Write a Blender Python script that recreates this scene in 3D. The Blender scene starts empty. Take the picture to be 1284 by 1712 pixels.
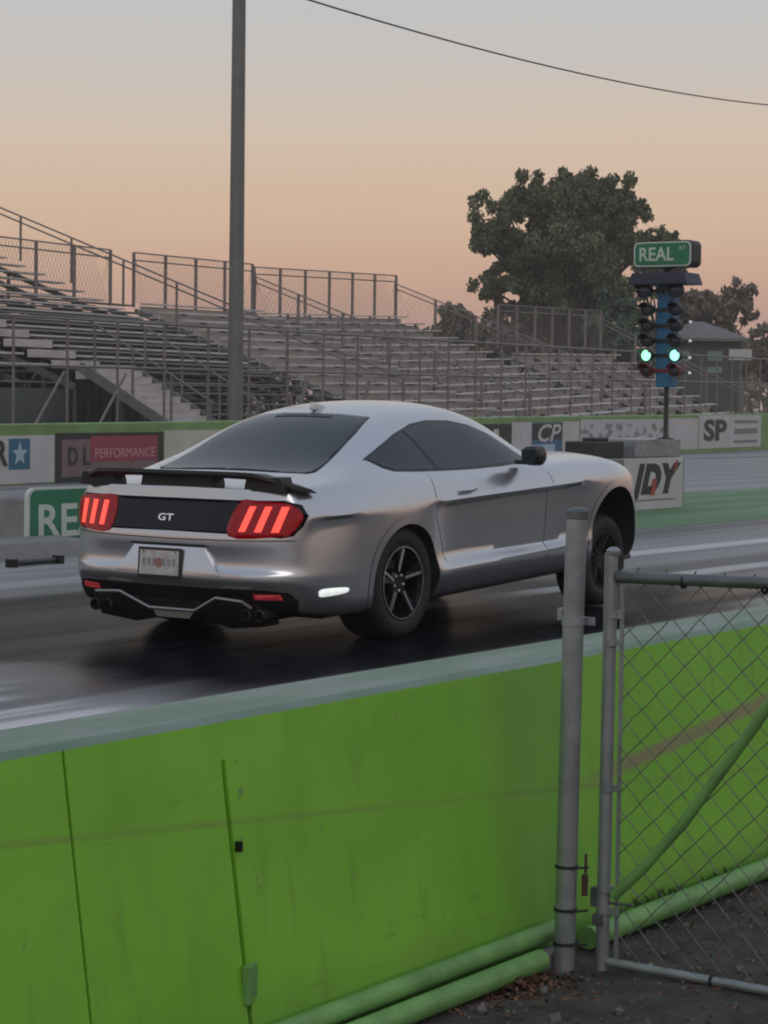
import bpy, bmesh, math, random
from mathutils import Vector, Matrix, Euler, noise
from mathutils.bvhtree import BVHTree
from math import radians as R, sin, cos, pi, sqrt, atan2
random.seed(7)
S = bpy.context.scene
COL = S.collection

# ------------------------------------------------------------------ camera
cam = bpy.data.objects.new('camera', bpy.data.cameras.new('camera'))
COL.objects.link(cam)
cam.data.sensor_fit = 'VERTICAL'
cam.data.sensor_height = 36.0
cam.data.sensor_width = 27.0
cam.data.lens = 36.0 * 3700.0 / 1712.0
cam.data.clip_end = 4000
cam.data.clip_start = 0.05
cam.matrix_world = (Matrix.Translation((0, 0, 1.43)) @ Matrix.Rotation(R(34.3), 4, 'Z')
                    @ Matrix.Rotation(R(90 - 2.862), 4, 'X') @ Matrix.Rotation(R(0.75), 4, 'Z'))
S.camera = cam

# ------------------------------------------------------------------ sky and light (dusk)
W = bpy.data.worlds.new('World'); S.world = W; W.use_nodes = True
nt = W.node_tree; nt.nodes.clear()
out = nt.nodes.new('ShaderNodeOutputWorld'); bg = nt.nodes.new('ShaderNodeBackground')
tc = nt.nodes.new('ShaderNodeTexCoord'); sep = nt.nodes.new('ShaderNodeSeparateXYZ')
ramp = nt.nodes.new('ShaderNodeValToRGB')
nt.links.new(tc.outputs['Generated'], sep.inputs[0])
cn = nt.nodes.new('ShaderNodeTexNoise'); cn.inputs['Scale'].default_value = 1.0; cn.inputs['Detail'].default_value = 5
cm = nt.nodes.new('ShaderNodeMapping'); cm.inputs['Scale'].default_value = (5, 5, 26)
nt.links.new(tc.outputs['Generated'], cm.inputs[0]); nt.links.new(cm.outputs[0], cn.inputs['Vector'])
c1 = nt.nodes.new('ShaderNodeMath'); c1.operation = 'MULTIPLY_ADD'; c1.inputs[1].default_value = .022; c1.inputs[2].default_value = -.011
c2 = nt.nodes.new('ShaderNodeMath'); c2.operation = 'ADD'
nt.links.new(cn.outputs['Fac'], c1.inputs[0]); nt.links.new(c1.outputs[0], c2.inputs[0]); nt.links.new(sep.outputs['Z'], c2.inputs[1])
nt.links.new(c2.outputs[0], ramp.inputs[0])
cr = ramp.color_ramp
def lin(c): return tuple((v/255/12.92 if v/255 <= .04045 else ((v/255+.055)/1.055)**2.4) for v in c) + (1.0,)
stops = [(0.0, (186, 146, 136)), (0.030, (193, 152, 137)), (0.052, (202, 162, 139)), (0.078, (209, 177, 150)),
         (0.115, (206, 186, 167)), (0.155, (192, 188, 184)), (0.19, (186, 187, 188)), (0.32, (180, 186, 194)), (1.0, (150, 164, 186))]
cr.elements[0].position = stops[0][0]; cr.elements[0].color = lin(stops[0][1])
cr.elements[1].position = stops[-1][0]; cr.elements[1].color = lin(stops[-1][1])
for p, c in stops[1:-1]:
    e = cr.elements.new(p); e.color = lin(c)
bg.inputs['Strength'].default_value = 1.07
nt.links.new(ramp.outputs[0], bg.inputs[0]); nt.links.new(bg.outputs[0], out.inputs[0])

sun = bpy.data.objects.new('sun', bpy.data.lights.new('sun', 'SUN')); COL.objects.link(sun)
sun.data.energy = 0.35; sun.data.angle = R(25); sun.data.color = (1.0, 0.86, 0.76)
sun.rotation_euler = Vector((-0.35, 0.75, -0.60)).to_track_quat('-Z', 'Y').to_euler()

S.view_settings.view_transform = 'Standard'; S.view_settings.look = 'None'
S.view_settings.exposure = 0.09; S.view_settings.gamma = 1.0
S.cycles.max_bounces = 6; S.cycles.use_denoising = True
S.cycles.pixel_filter_type = 'BLACKMAN_HARRIS'; S.cycles.filter_width = 2.0

# ------------------------------------------------------------------ helpers
def tag(o, label=None, cat=None, group=None, kind=None):
    if label: o['label'] = label
    if cat: o['category'] = cat
    if group: o['group'] = group
    if kind: o['kind'] = kind
    return o

def mat(name, col, rough=.6, metal=0.0, var=.12, vscale=6.0, bump=0.0, bscale=60.0, coat=0.0, emit=None, estr=0.0, island=0.0, spec=.5):
    m = bpy.data.materials.new(name); m.use_nodes = True
    t = m.node_tree; b = t.nodes['Principled BSDF']
    b.inputs['Roughness'].default_value = rough; b.inputs['Metallic'].default_value = metal
    b.inputs['Coat Weight'].default_value = coat; b.inputs['Coat Roughness'].default_value = .06
    b.inputs['Specular IOR Level'].default_value = spec
    tcn = t.nodes.new('ShaderNodeTexCoord')
    if var > 0:
        n = t.nodes.new('ShaderNodeTexNoise'); n.inputs['Scale'].default_value = vscale; n.inputs['Detail'].default_value = 6
        t.links.new(tcn.outputs['Object'], n.inputs['Vector'])
        mr = t.nodes.new('ShaderNodeMapRange'); mr.inputs['From Min'].default_value = .3; mr.inputs['From Max'].default_value = .7
        mr.inputs['To Min'].default_value = 1-var; mr.inputs['To Max'].default_value = 1+var
        t.links.new(n.outputs['Fac'], mr.inputs['Value'])
        fac = mr.outputs[0]
        if island > 0:
            g = t.nodes.new('ShaderNodeNewGeometry'); m2 = t.nodes.new('ShaderNodeMapRange')
            m2.inputs['To Min'].default_value = 1-island; m2.inputs['To Max'].default_value = 1+island
            t.links.new(g.outputs['Random Per Island'], m2.inputs['Value'])
            mm = t.nodes.new('ShaderNodeMath'); mm.operation = 'MULTIPLY'
            t.links.new(fac, mm.inputs[0]); t.links.new(m2.outputs[0], mm.inputs[1]); fac = mm.outputs[0]
        vm = t.nodes.new('ShaderNodeVectorMath'); vm.operation = 'SCALE'
        vm.inputs[0].default_value = col[:3]
        t.links.new(fac, vm.inputs['Scale']); t.links.new(vm.outputs[0], b.inputs['Base Color'])
    else:
        b.inputs['Base Color'].default_value = (*col[:3], 1)
    if bump > 0:
        n2 = t.nodes.new('ShaderNodeTexNoise'); n2.inputs['Scale'].default_value = bscale; n2.inputs['Detail'].default_value = 5
        bp = t.nodes.new('ShaderNodeBump'); bp.inputs['Strength'].default_value = bump; bp.inputs['Distance'].default_value = .02
        t.links.new(tcn.outputs['Object'], n2.inputs['Vector'])
        t.links.new(n2.outputs['Fac'], bp.inputs['Height']); t.links.new(bp.outputs[0], b.inputs['Normal'])
    if emit:
        b.inputs['Emission Color'].default_value = (*emit, 1); b.inputs['Emission Strength'].default_value = estr
    return m

class MB:
    """collects shapes and links them as one mesh object"""
    def __init__(s): s.v = []; s.f = []; s.mi = []; s.cur = 0
    def add(s, vs, fs):
        o = len(s.v); s.v += [tuple(v) for v in vs]
        for f in fs: s.f.append(tuple(i+o for i in f)); s.mi.append(s.cur)
    def box(s, c, d, rot=None):
        M = rot.to_matrix() if isinstance(rot, Euler) else (rot or Matrix.Identity(3))
        vs = [Vector(c) + M @ Vector((sx*d[0]/2, sy*d[1]/2, sz*d[2]/2)) for sx in (-1, 1) for sy in (-1, 1) for sz in (-1, 1)]
        s.add(vs, [(0, 1, 3, 2), (4, 6, 7, 5), (0, 4, 5, 1), (2, 3, 7, 6), (0, 2, 6, 4), (1, 5, 7, 3)])
    def bar(s, p, q, w, h=None):
        p = Vector(p); q = Vector(q); h = h or w; d = (q-p); L = d.length
        M = d.to_track_quat('X', 'Z').to_matrix()
        s.box((p+q)/2, (L, w, h), M)
    def tube(s, pts, r, n=8, caps=True):
        pts = [Vector(p) for p in pts]; rings = []
        rs = r if isinstance(r, (list, tuple)) else [r]*len(pts)
        prev = None; vs = []; fs = []
        for i, p in enumerate(pts):
            d = (pts[min(i+1, len(pts)-1)] - pts[max(i-1, 0)]).normalized()
            if prev is None:
                a = Vector((0, 0, 1)) if abs(d.z) < .9 else Vector((1, 0, 0))
                u = d.cross(a).normalized()
            else:
                u = (prev - d*prev.dot(d)).normalized()
            prev = u; w = d.cross(u)
            for k in range(n):
                t = 2*pi*k/n; vs.append(p + rs[i]*(u*cos(t)+w*sin(t)))
        for i in range(len(pts)-1):
            for k in range(n):
                k2 = (k+1) % n; fs.append((i*n+k, i*n+k2, (i+1)*n+k2, (i+1)*n+k))
        if caps:
            fs.append(tuple(range(n))[::-1]); fs.append(tuple((len(pts)-1)*n+k for k in range(n)))
        s.add(vs, fs)
    def lathe(s, prof, c=(0, 0, 0), axis='Z', n=24, M=None):
        vs = []; fs = []; m = len(prof)
        for k in range(n):
            t = 2*pi*k/n
            for (r, h) in prof:
                v = {'Z': Vector((r*cos(t), r*sin(t), h)), 'Y': Vector((r*cos(t), h, r*sin(t))), 'X': Vector((h, r*cos(t), r*sin(t)))}[axis]
                if M: v = M @ v
                vs.append(v + Vector(c))
        for k in range(n):
            k2 = (k+1) % n
            for j in range(m-1): fs.append((k*m+j, k*m+j+1, k2*m+j+1, k2*m+j))
        s.add(vs, fs)
    def prism(s, poly, fn, d0, d1):
        n = len(poly); vs = [fn(u, v, d0) for u, v in poly] + [fn(u, v, d1) for u, v in poly]
        fs = [tuple(range(n)), tuple(range(n, 2*n))[::-1]] + [(i, i+n, (i+1) % n+n, (i+1) % n) for i in range(n)]
        s.add(vs, fs)
    def build(s, name, mats, parent=None, smooth=False, bevel=0.0, angle=35):
        me = bpy.data.meshes.new(name); me.from_pydata(s.v, [], s.f)
        for m in (mats if isinstance(mats, (list, tuple)) else [mats]): me.materials.append(m)
        me.polygons.foreach_set('material_index', s.mi)
        bm = bmesh.new(); bm.from_mesh(me); bmesh.ops.recalc_face_normals(bm, faces=bm.faces)
        if bevel > 0:
            es = [e for e in bm.edges if len(e.link_faces) == 2 and e.calc_face_angle(0) > .5]
            bmesh.ops.bevel(bm, geom=es, offset=bevel, segments=2, affect='EDGES', profile=.5)
        bm.to_mesh(me); bm.free()
        if smooth:
            me.polygons.foreach_set('use_smooth', [True]*len(me.polygons)); me.set_sharp_from_angle(angle=R(angle))
        o = bpy.data.objects.new(name, me); COL.objects.link(o)
        if parent: o.parent = parent
        return o

def empty(name, loc=(0, 0, 0), M=None):
    o = bpy.data.objects.new(name, None); COL.objects.link(o); o.empty_display_size = .2
    if M is not None: o.matrix_world = M
    else: o.location = loc
    return o

def text_mesh(name, body, size, origin, right, up, material, parent=None, thick=.004, shear=0.0, bold=0.0, width=None, align='CENTER', space=1.0):
    cu = bpy.data.curves.new(name, 'FONT'); cu.body = body; cu.size = size; cu.extrude = thick/2
    cu.shear = shear; cu.offset = bold; cu.align_x = align; cu.align_y = 'CENTER'; cu.resolution_u = 3; cu.space_character = space
    to = bpy.data.objects.new(name+'_c', cu); COL.objects.link(to)
    bpy.context.view_layer.update()
    me = bpy.data.meshes.new_from_object(to.evaluated_get(bpy.context.evaluated_depsgraph_get()))
    bpy.data.objects.remove(to)
    right = Vector(right).normalized(); up = Vector(up).normalized(); nrm = right.cross(up)
    xs = [v.co.x for v in me.vertices]; k = 1.0
    if width and xs: k = width/(max(xs)-min(xs))
    for v in me.vertices:
        c = v.co.copy(); v.co = Vector(origin) + right*c.x*k + up*c.y + nrm*(c.z + thick/2)
    me.materials.clear(); me.materials.append(material); me.name = name
    o = bpy.data.objects.new(name, me); COL.objects.link(o)
    if parent: o.parent = parent
    return o

# ------------------------------------------------------------------ materials
M = {}
M['wall_green'] = mat('lime paint', (.17, .44, .045), .55, var=.10, vscale=2.5, bump=.12, bscale=25)
M['far_green'] = mat('faded green paint', (.17, .30, .10), .6, var=.2, vscale=1.5)
M['pipe_green'] = mat('pipe paint', (.155, .33, .095), .5, var=.25, vscale=9, bump=.1)
M['galv'] = mat('galvanized steel', (.30, .32, .34), .42, .55, var=.18, vscale=14, bump=.05, bscale=90)
M['galv_dark'] = mat('weathered steel', (.13, .14, .15), .5, .5, var=.25, vscale=14)
M['tie'] = mat('black wire', (.015, .016, .017), .5, var=0)
M['rust'] = mat('rust', (.085, .045, .032), .8, var=.35, vscale=40)
M['wire'] = mat('chain wire', (.17, .165, .155), .5, .5, var=.3, vscale=30)
M['alu'] = mat('bleacher aluminium', (.58, .55, .535), .5, .2, var=.16, vscale=1.5)
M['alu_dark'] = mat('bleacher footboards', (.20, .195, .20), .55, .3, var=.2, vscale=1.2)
M['alu_pale'] = mat('pale aluminium stairs', (.52, .48, .47), .5, .2, var=.14, vscale=2)
M['frame'] = mat('bleacher steel', (.16, .155, .155), .6, .3, var=.15)
M['screen'] = mat('dark stand backing', (.075, .085, .085), .9, var=.25, vscale=.7)
M['rail'] = mat('rail steel', (.20, .175, .165), .55, .35, var=.15)
M['polegrey'] = mat('light pole', (.16, .16, .15), .6, .2, var=.12, vscale=3)
M['concrete'] = mat('concrete', (.21, .21, .205), .85, var=.22, vscale=4, bump=.25, bscale=40)
M['white'] = mat('banner white', (.52, .50, .50), .6, var=.08, vscale=2)
M['cream'] = mat('banner cream', (.50, .49, .42), .6, var=.1, vscale=2)
M['black'] = mat('banner black', (.022, .023, .025), .6, var=.1)
M['ink'] = mat('dark ink', (.03, .03, .035), .6, var=0)
M['grey_ink'] = mat('grey ink', (.20, .195, .20), .6, var=.2, vscale=8)
M['blue'] = mat('banner blue', (.03, .14, .24), .6, var=.1)
M['skyblue'] = mat('pale blue ink', (.36, .50, .58), .6, var=.05)
M['red'] = mat('banner red', (.30, .045, .075), .6, var=.12, vscale=2)
M['greyred'] = mat('banner grey red', (.19, .13, .14), .6, var=.1)
M['pink'] = mat('pink lettering', (.55, .30, .33), .6, var=0)
M['signgreen'] = mat('sign green', (.015, .17, .085), .45, var=.08)
M['signwhite'] = mat('sign lettering', (.52, .58, .53), .5, var=.04)
M['redink'] = mat('red ink', (.36, .06, .05), .6, var=0)
M['teal'] = mat('blue column paint', (.012, .13, .27), .45, var=.15, vscale=5)
M['navy'] = mat('navy hoods', (.020, .026, .055), .5, var=.1)
M['hood_red'] = mat('red hoods', (.16, .012, .02), .5, var=.1)
M['hood_dark'] = mat('dark hoods', (.012, .02, .022), .5, var=.1)
M['lensoff'] = mat('unlit lens', (.03, .035, .05), .15, var=0)
M['lensgreen'] = mat('lit green lens', (.3, .8, .6), .3, var=0, emit=(.38, 1.0, .62), estr=1.3)
M['lensgreen2'] = mat('lit green lens pale', (.3, .8, .7), .3, var=0, emit=(.36, .98, .80), estr=1.4)
M['bulb'] = mat('small bulb', (.8, .8, .8), .3, var=0, emit=(1, .97, .92), estr=.25)
M['leaf'] = mat('oak leaves', (.13, .15, .085), .8, var=.3, vscale=.35, island=.45, spec=.2)
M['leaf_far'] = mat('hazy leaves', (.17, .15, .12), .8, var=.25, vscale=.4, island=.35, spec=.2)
M['leaf_dark'] = mat('dark bush leaves', (.085, .13, .09), .8, var=.25, vscale=.4, island=.4, spec=.2)
M['bark'] = mat('bark', (.045, .038, .03), .9, var=.3, vscale=3)
M['grass'] = mat('rough grass', (.06, .085, .038), .95, var=.45, vscale=.8, bump=.3, bscale=12)
M['dirt'] = mat('dark dirt', (.055, .047, .041), .9, var=.45, vscale=9, bump=.9, bscale=28)
M['deadleaf'] = mat('dead leaves', (.12, .055, .032), .85, var=.3, vscale=20, island=.6)
M['stone'] = mat('pebbles', (.13, .12, .115), .85, var=.3, vscale=20, island=.5)
M['weed'] = mat('weeds', (.045, .085, .025), .8, var=.3, vscale=10, island=.4)
M['roof'] = mat('grey shingles', (.17, .16, .165), .85, var=.12, vscale=3)
M['boothwall'] = mat('booth siding', (.075, .08, .074), .8, var=.15)
M['boothglass'] = mat('booth glass', (.18, .30, .26), .12, var=0)
M['rubber'] = mat('tyre rubber', (.018, .018, .019), .68, var=.15, vscale=20)
M['rim'] = mat('black wheel', (.012, .012, .014), .22, .4, var=0, coat=.5)
M['polish'] = mat('polished edge', (.85, .85, .87), .28, 1.0, var=0)
M['trim'] = mat('black trim', (.008, .009, .011), .35, var=0)
M['valance'] = mat('black plastic', (.011, .011, .012), .45, var=.1)
M['glassdark'] = mat('tinted glass', (.016, .025, .040), .12, var=0, coat=.0, spec=.42)
M['panelblack'] = mat('black deck panel', (.006, .009, .013), .30, var=0, spec=.3)
M['tail_dark'] = mat('tail lamp lens', (.09, .002, .005), .2, var=0, coat=.15, emit=(.34, .0, .006), estr=.30, spec=.3)
M['tail_lit'] = mat('lit tail bar', (.8, .08, .06), .25, var=0, emit=(1.0, .075, .05), estr=1.15)
M['reflector'] = mat('red reflector', (.32, .03, .04), .2, var=0, emit=(.5, .04, .05), estr=.25)
M['marker'] = mat('side marker lamp', (.8, .82, .8), .2, var=0, emit=(.95, 1.0, .95), estr=.65)
M['plate'] = mat('licence plate', (.46, .45, .45), .4, var=.22, vscale=28)
M['plateink'] = mat('plate ink', (.30, .29, .30), .5, var=.2, vscale=60)
M['orange'] = mat('plate emblem', (.36, .19, .15), .5, var=.1)
M['chrome'] = mat('brushed trim', (.32, .32, .33), .35, .8, var=0)
M['gap'] = mat('panel gap', (.012, .012, .014), .9, var=0)

def paint():
    m = bpy.data.materials.new('silver car paint'); m.use_nodes = True; t = m.node_tree; b = t.nodes['Principled BSDF']
    b.inputs['Metallic'].default_value = .82; b.inputs['Roughness'].default_value = .255
    b.inputs['Coat Weight'].default_value = .5; b.inputs['Coat Roughness'].default_value = .10
    c = t.nodes.new('ShaderNodeTexCoord'); n = t.nodes.new('ShaderNodeTexNoise'); n.inputs['Scale'].default_value = 900
    t.links.new(c.outputs['Object'], n.inputs['Vector'])
    r = t.nodes.new('ShaderNodeMapRange'); r.inputs['To Min'].default_value = .9; r.inputs['To Max'].default_value = 1.1
    t.links.new(n.outputs['Fac'], r.inputs['Value'])
    v = t.nodes.new('ShaderNodeVectorMath'); v.operation = 'SCALE'; v.inputs[0].default_value = (.56, .565, .595)
    t.links.new(r.outputs[0], v.inputs['Scale']); t.links.new(v.outputs[0], b.inputs['Base Color'])
    return m
M['paint'] = paint()
M['liner'] = mat('wheel well liner', (.010, .010, .011), .9, var=0)

class NG:
    """tiny node graph helper for the track surface"""
    def __init__(s, m): s.t = m.node_tree
    def val(s, x, sock):
        if isinstance(x, (int, float)): sock.default_value = x
        elif isinstance(x, tuple): sock.default_value = x
        else: s.t.links.new(x, sock)
    def math(s, op, a, b=0.0, clamp=False):
        n = s.t.nodes.new('ShaderNodeMath'); n.operation = op; n.use_clamp = clamp
        s.val(a, n.inputs[0]); s.val(b, n.inputs[1]); return n.outputs[0]
    def step(s, x, a, b):
        n = s.t.nodes.new('ShaderNodeMapRange'); n.interpolation_type = 'SMOOTHSTEP'
        s.val(x, n.inputs['Value']); n.inputs['From Min'].default_value = a; n.inputs['From Max'].default_value = b
        return n.outputs[0]
    def noise(s, vec, scale, det=4):
        mp = s.t.nodes.new('ShaderNodeMapping'); mp.inputs['Scale'].default_value = scale; s.t.links.new(vec, mp.inputs[0])
        n = s.t.nodes.new('ShaderNodeTexNoise'); n.inputs['Scale'].default_value = 1; n.inputs['Detail'].default_value = det
        s.t.links.new(mp.outputs[0], n.inputs['Vector']); return n.outputs['Fac']
    def mix(s, f, a, b):
        n = s.t.nodes.new('ShaderNodeMix'); n.data_type = 'RGBA'
        s.val(f, n.inputs[0]); s.val(a if not (isinstance(a, tuple) and len(a) == 3) else (*a, 1), n.inputs[6])
        s.val(b if not (isinstance(b, tuple) and len(b) == 3) else (*b, 1), n.inputs[7]); return n.outputs[2]

def track_material():
    m = bpy.data.materials.new('drag strip surface'); m.use_nodes = True; g = NG(m); t = m.node_tree; b = t.nodes['Principled BSDF']
    c = t.nodes.new('ShaderNodeTexCoord').outputs['Object']
    sp = t.nodes.new('ShaderNodeSeparateXYZ'); t.links.new(c, sp.inputs[0]); X = sp.outputs['X']; Y = sp.outputs['Y']
    st = g.noise(c, (2.6, .045, 1), 5); st2 = g.noise(c, (7.0, .10, 1), 3); fine = g.noise(c, (55, 30, 1), 3)
    wob = g.math('MULTIPLY', g.math('SUBTRACT', g.noise(c, (.9, .35, 1), 3), .5), 2.2)
    Yw = g.math('ADD', Y, wob)
    # worn grey asphalt with long tyre streaks
    base = g.mix(g.step(st, .34, .64), (.060, .062, .068), (.26, .262, .265))
    base = g.mix(g.math('MULTIPLY', g.step(st2, .56, .70), .55), base, (.30, .29, .30))
    base = g.mix(g.math('MULTIPLY', g.step(X, -6.75, -6.45), .85), base, (.035, .036, .039))
    # near lane rubber laid down at the start
    lane = g.math('MULTIPLY', g.step(X, -11.6, -10.9), g.math('SUBTRACT', 1.0, g.step(X, -6.75, -6.35)))
    start = g.math('MULTIPLY', g.step(Yw, 7.6, 8.9), g.math('SUBTRACT', 1.0, g.step(Yw, 15.0, 19.0)))
    rub = g.math('MULTIPLY', lane, start)
    rubcol = g.mix(g.step(st2, .45, .75), (.003, .0045, .007), (.010, .013, .017))
    col = g.mix(rub, base, rubcol)
    # tracks of rubber further down both lanes
    gro = g.math('MULTIPLY', g.step(Y, 12.0, 16.0), g.math('ADD', g.math('MULTIPLY', g.step(X, -9.2, -8.8), g.math('SUBTRACT', 1.0, g.step(X, -8.3, -7.9))),
                 g.math('MULTIPLY', g.step(X, -11.9, -11.7), g.math('SUBTRACT', 1.0, g.step(X, -11.3, -11.1)))))
    col = g.mix(g.math('MULTIPLY', gro, .75), col, (.03, .031, .034))
    # pale streaks and the painted edge by the near wall
    def band(x0, x1, soft, ya, yb):
        return g.math('MULTIPLY', g.math('MULTIPLY', g.step(Xw, x0-soft, x0+soft), g.math('SUBTRACT', 1.0, g.step(Xw, x1-soft, x1+soft))), g.step(Yw, ya, yb))
    Xw = g.math('ADD', X, g.math('MULTIPLY', g.math('SUBTRACT', g.noise(c, (1.3, .12, 1), 3), .5), .5))
    nearpatch = g.math('MULTIPLY', g.math('MULTIPLY', g.step(X, -8.9, -8.4), g.math('SUBTRACT', 1.0, g.step(Yw, 7.3, 8.0))), g.step(g.noise(c, (5.5, .05, 1), 3), .46, .60))  # worn pale streaks, their sky reflection put into the colour
    pale = g.math('MAXIMUM', g.math('MULTIPLY', nearpatch, .9), g.math('MAXIMUM', g.math('MULTIPLY', band(-10.15, -9.75, .08, 15.5, 18.5), .7), g.math('MULTIPLY', band(-8.62, -8.32, .06, 11.9, 12.6), .6)))
    col = g.mix(pale, col, (.62, .60, .62))
    edge = g.math('MULTIPLY', g.math('MULTIPLY', g.step(X, -7.05, -6.85), g.math('SUBTRACT', 1.0, g.step(X, -6.4, -6.2))), g.step(Y, 14.0, 15.5))
    col = g.mix(g.math('MULTIPLY', edge, .8), col, (.42, .46, .44))
    v = t.nodes.new('ShaderNodeVectorMath'); v.operation = 'SCALE'; t.links.new(col, v.inputs[0])
    t.links.new(g.math('ADD', .7, g.math('MULTIPLY', fine, .6)), v.inputs['Scale'])
    t.links.new(v.outputs[0], b.inputs['Base Color'])
    t.links.new(g.math('SUBTRACT', .45, g.math('MULTIPLY', rub, .44)), b.inputs['Specular IOR Level'])
    rg = g.math('SUBTRACT', g.math('ADD', .34, g.math('MULTIPLY', st, .32)), g.math('MULTIPLY', rub, .22))
    t.links.new(rg, b.inputs['Roughness'])
    bp = t.nodes.new('ShaderNodeBump'); bp.inputs['Strength'].default_value = .12; bp.inputs['Distance'].default_value = .01
    t.links.new(fine, bp.inputs['Height']); t.links.new(bp.outputs[0], b.inputs['Normal'])
    return m
M['track'] = track_material()

def wall_material():
    """lime paint with a worn horizontal scuff and a rising brown scrape"""
    m = mat('near wall paint', (.17, .44, .045), .5, var=.0)
    g = NG(m); t = m.node_tree; b = t.nodes['Principled BSDF']
    c = t.nodes.new('ShaderNodeTexCoord').outputs['Object']
    sp = t.nodes.new('ShaderNodeSeparateXYZ'); t.links.new(c, sp.inputs[0]); Y = sp.outputs['Y']; Z = sp.outputs['Z']
    n1 = g.noise(c, (1.2, 1.2, 1.8), 5); n2 = g.noise(c, (9, 9, 2.2), 4); n3 = g.noise(c, (30, 14, 60), 4)
    col = g.mix(g.step(n1, .35, .68), (.172, .46, .026), (.225, .54, .040))
    col = g.mix(g.math('MULTIPLY', g.step(n2, .50, .80), .22), col, (.115, .27, .035))
    # drips and grime towards the foot, scuffed brown line half way up
    zl = g.math('ADD', .585, g.math('MULTIPLY', g.math('SUBTRACT', Y, 3.0), -.085))
    d = g.math('ABSOLUTE', g.math('SUBTRACT', Z, zl))
    line = g.math('MULTIPLY', g.math('SUBTRACT', 1.0, g.step(d, .002, .012)), g.step(n1, .30, .62))
    col = g.mix(g.math('MULTIPLY', line, .38), col, (.19, .15, .06))
    zl2 = g.math('ADD', .425, g.math('MULTIPLY', g.math('SUBTRACT', Y, 5.46), .083))
    d2 = g.math('ABSOLUTE', g.math('SUBTRACT', Z, zl2))
    line2 = g.math('MULTIPLY', g.math('SUBTRACT', 1.0, g.step(d2, .010, .030)), g.step(Y, 5.12, 5.5))
    col = g.mix(g.math('MULTIPLY', line2, g.math('ADD', .55, g.math('MULTIPLY', n3, .5)), True), col, (.27, .21, .13))
    drip = g.math('MULTIPLY', g.step(g.noise(c, (16, 16, .9), 4), .56, .74), g.step(g.noise(c, (2.2, 2.2, 1.5), 3), .42, .60))
    col = g.mix(g.math('MULTIPLY', drip, .32), col, (.10, .17, .045))
    chip = g.math('MULTIPLY', g.step(g.noise(c, (34, 34, 34), 5), .66, .70), g.step(g.noise(c, (3, 3, 4), 3), .50, .62))
    col = g.mix(g.math('MULTIPLY', chip, .55), col, (.13, .13, .10))
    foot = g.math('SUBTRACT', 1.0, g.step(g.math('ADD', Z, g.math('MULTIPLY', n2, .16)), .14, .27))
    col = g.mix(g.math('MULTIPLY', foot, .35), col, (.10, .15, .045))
    scuff = g.math('MULTIPLY', g.step(g.noise(c, (1, 5, 46), 3), .60, .70), g.step(g.noise(c, (2, 1.6, 5), 3), .52, .64))
    col = g.mix(g.math('MULTIPLY', scuff, .30), col, (.09, .16, .04))
    dark_band = g.math('MULTIPLY', g.step(g.math('ADD', Y, g.math('MULTIPLY', n2, .06)), 4.70, 4.90), g.math('SUBTRACT', 1.0, g.step(Y, 5.10, 5.22)))
    col = g.mix(g.math('MULTIPLY', dark_band, .34), col, (.10, .26, .05))     # darker green band beside the post
    up = t.nodes.new('ShaderNodeNewGeometry'); sn = t.nodes.new('ShaderNodeSeparateXYZ'); t.links.new(up.outputs['Normal'], sn.inputs[0])
    top = g.step(sn.outputs['Z'], .55, .85)
    tcol = g.mix(g.step(g.noise(c, (10, 2.2, 1), 5), .35, .72), (.105, .19, .115), (.19, .255, .215))
    col = g.mix(top, col, tcol)
    bare = g.math('SUBTRACT', 1.0, g.step(sn.outputs['X'], -.85, -.6))     # bare concrete towards the track
    col = g.mix(bare, col, g.mix(n1, (.09, .09, .09), (.17, .168, .165)))
    t.links.new(col, b.inputs['Base Color'])
    bp = t.nodes.new('ShaderNodeBump'); bp.inputs['Strength'].default_value = .05; bp.inputs['Distance'].default_value = .01
    t.links.new(n3, bp.inputs['Height']); t.links.new(bp.outputs[0], b.inputs['Normal'])
    return m
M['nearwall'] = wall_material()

def strip_material():
    m = bpy.data.materials.new('green painted strip'); m.use_nodes = True; g = NG(m); t = m.node_tree; b = t.nodes['Principled BSDF']
    c = t.nodes.new('ShaderNodeTexCoord').outputs['Object']
    n1 = g.noise(c, (1.6, .12, 1), 5); n2 = g.noise(c, (9, 1.2, 1), 4)
    col = g.mix(g.step(n1, .35, .7), (.06, .17, .06), (.13, .24, .125))
    col = g.mix(g.math('MULTIPLY', g.step(n2, .55, .72), .5), col, (.12, .13, .12))
    t.links.new(col, b.inputs['Base Color']); b.inputs['Roughness'].default_value = .7
    return m
M['strip'] = strip_material()

def sketch_material():
    m = bpy.data.materials.new('sketched banner print'); m.use_nodes = True; g = NG(m); t = m.node_tree; b = t.nodes['Principled BSDF']
    c = t.nodes.new('ShaderNodeTexCoord').outputs['Object']
    sp = t.nodes.new('ShaderNodeSeparateXYZ'); t.links.new(c, sp.inputs[0]); Z = sp.outputs['Z']
    trunk = g.step(g.noise(c, (1, 3.2, .8), 2), .54, .62); crown = g.step(g.noise(c, (1, 2.2, 5), 6), .50, .60)
    low = g.math('SUBTRACT', 1.0, g.step(Z, .42, .52)); hi = g.math('MULTIPLY', g.step(Z, .40, .55), g.math('SUBTRACT', 1.0, g.step(Z, .86, .96)))
    f = g.math('ADD', g.math('MULTIPLY', trunk, low), g.math('MULTIPLY', crown, hi), True)
    t.links.new(g.mix(g.math('MULTIPLY', f, .8), (.50, .48, .485), (.15, .145, .15)), b.inputs['Base Color']); b.inputs['Roughness'].default_value = .6
    return m
M['sketch'] = sketch_material()

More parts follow.
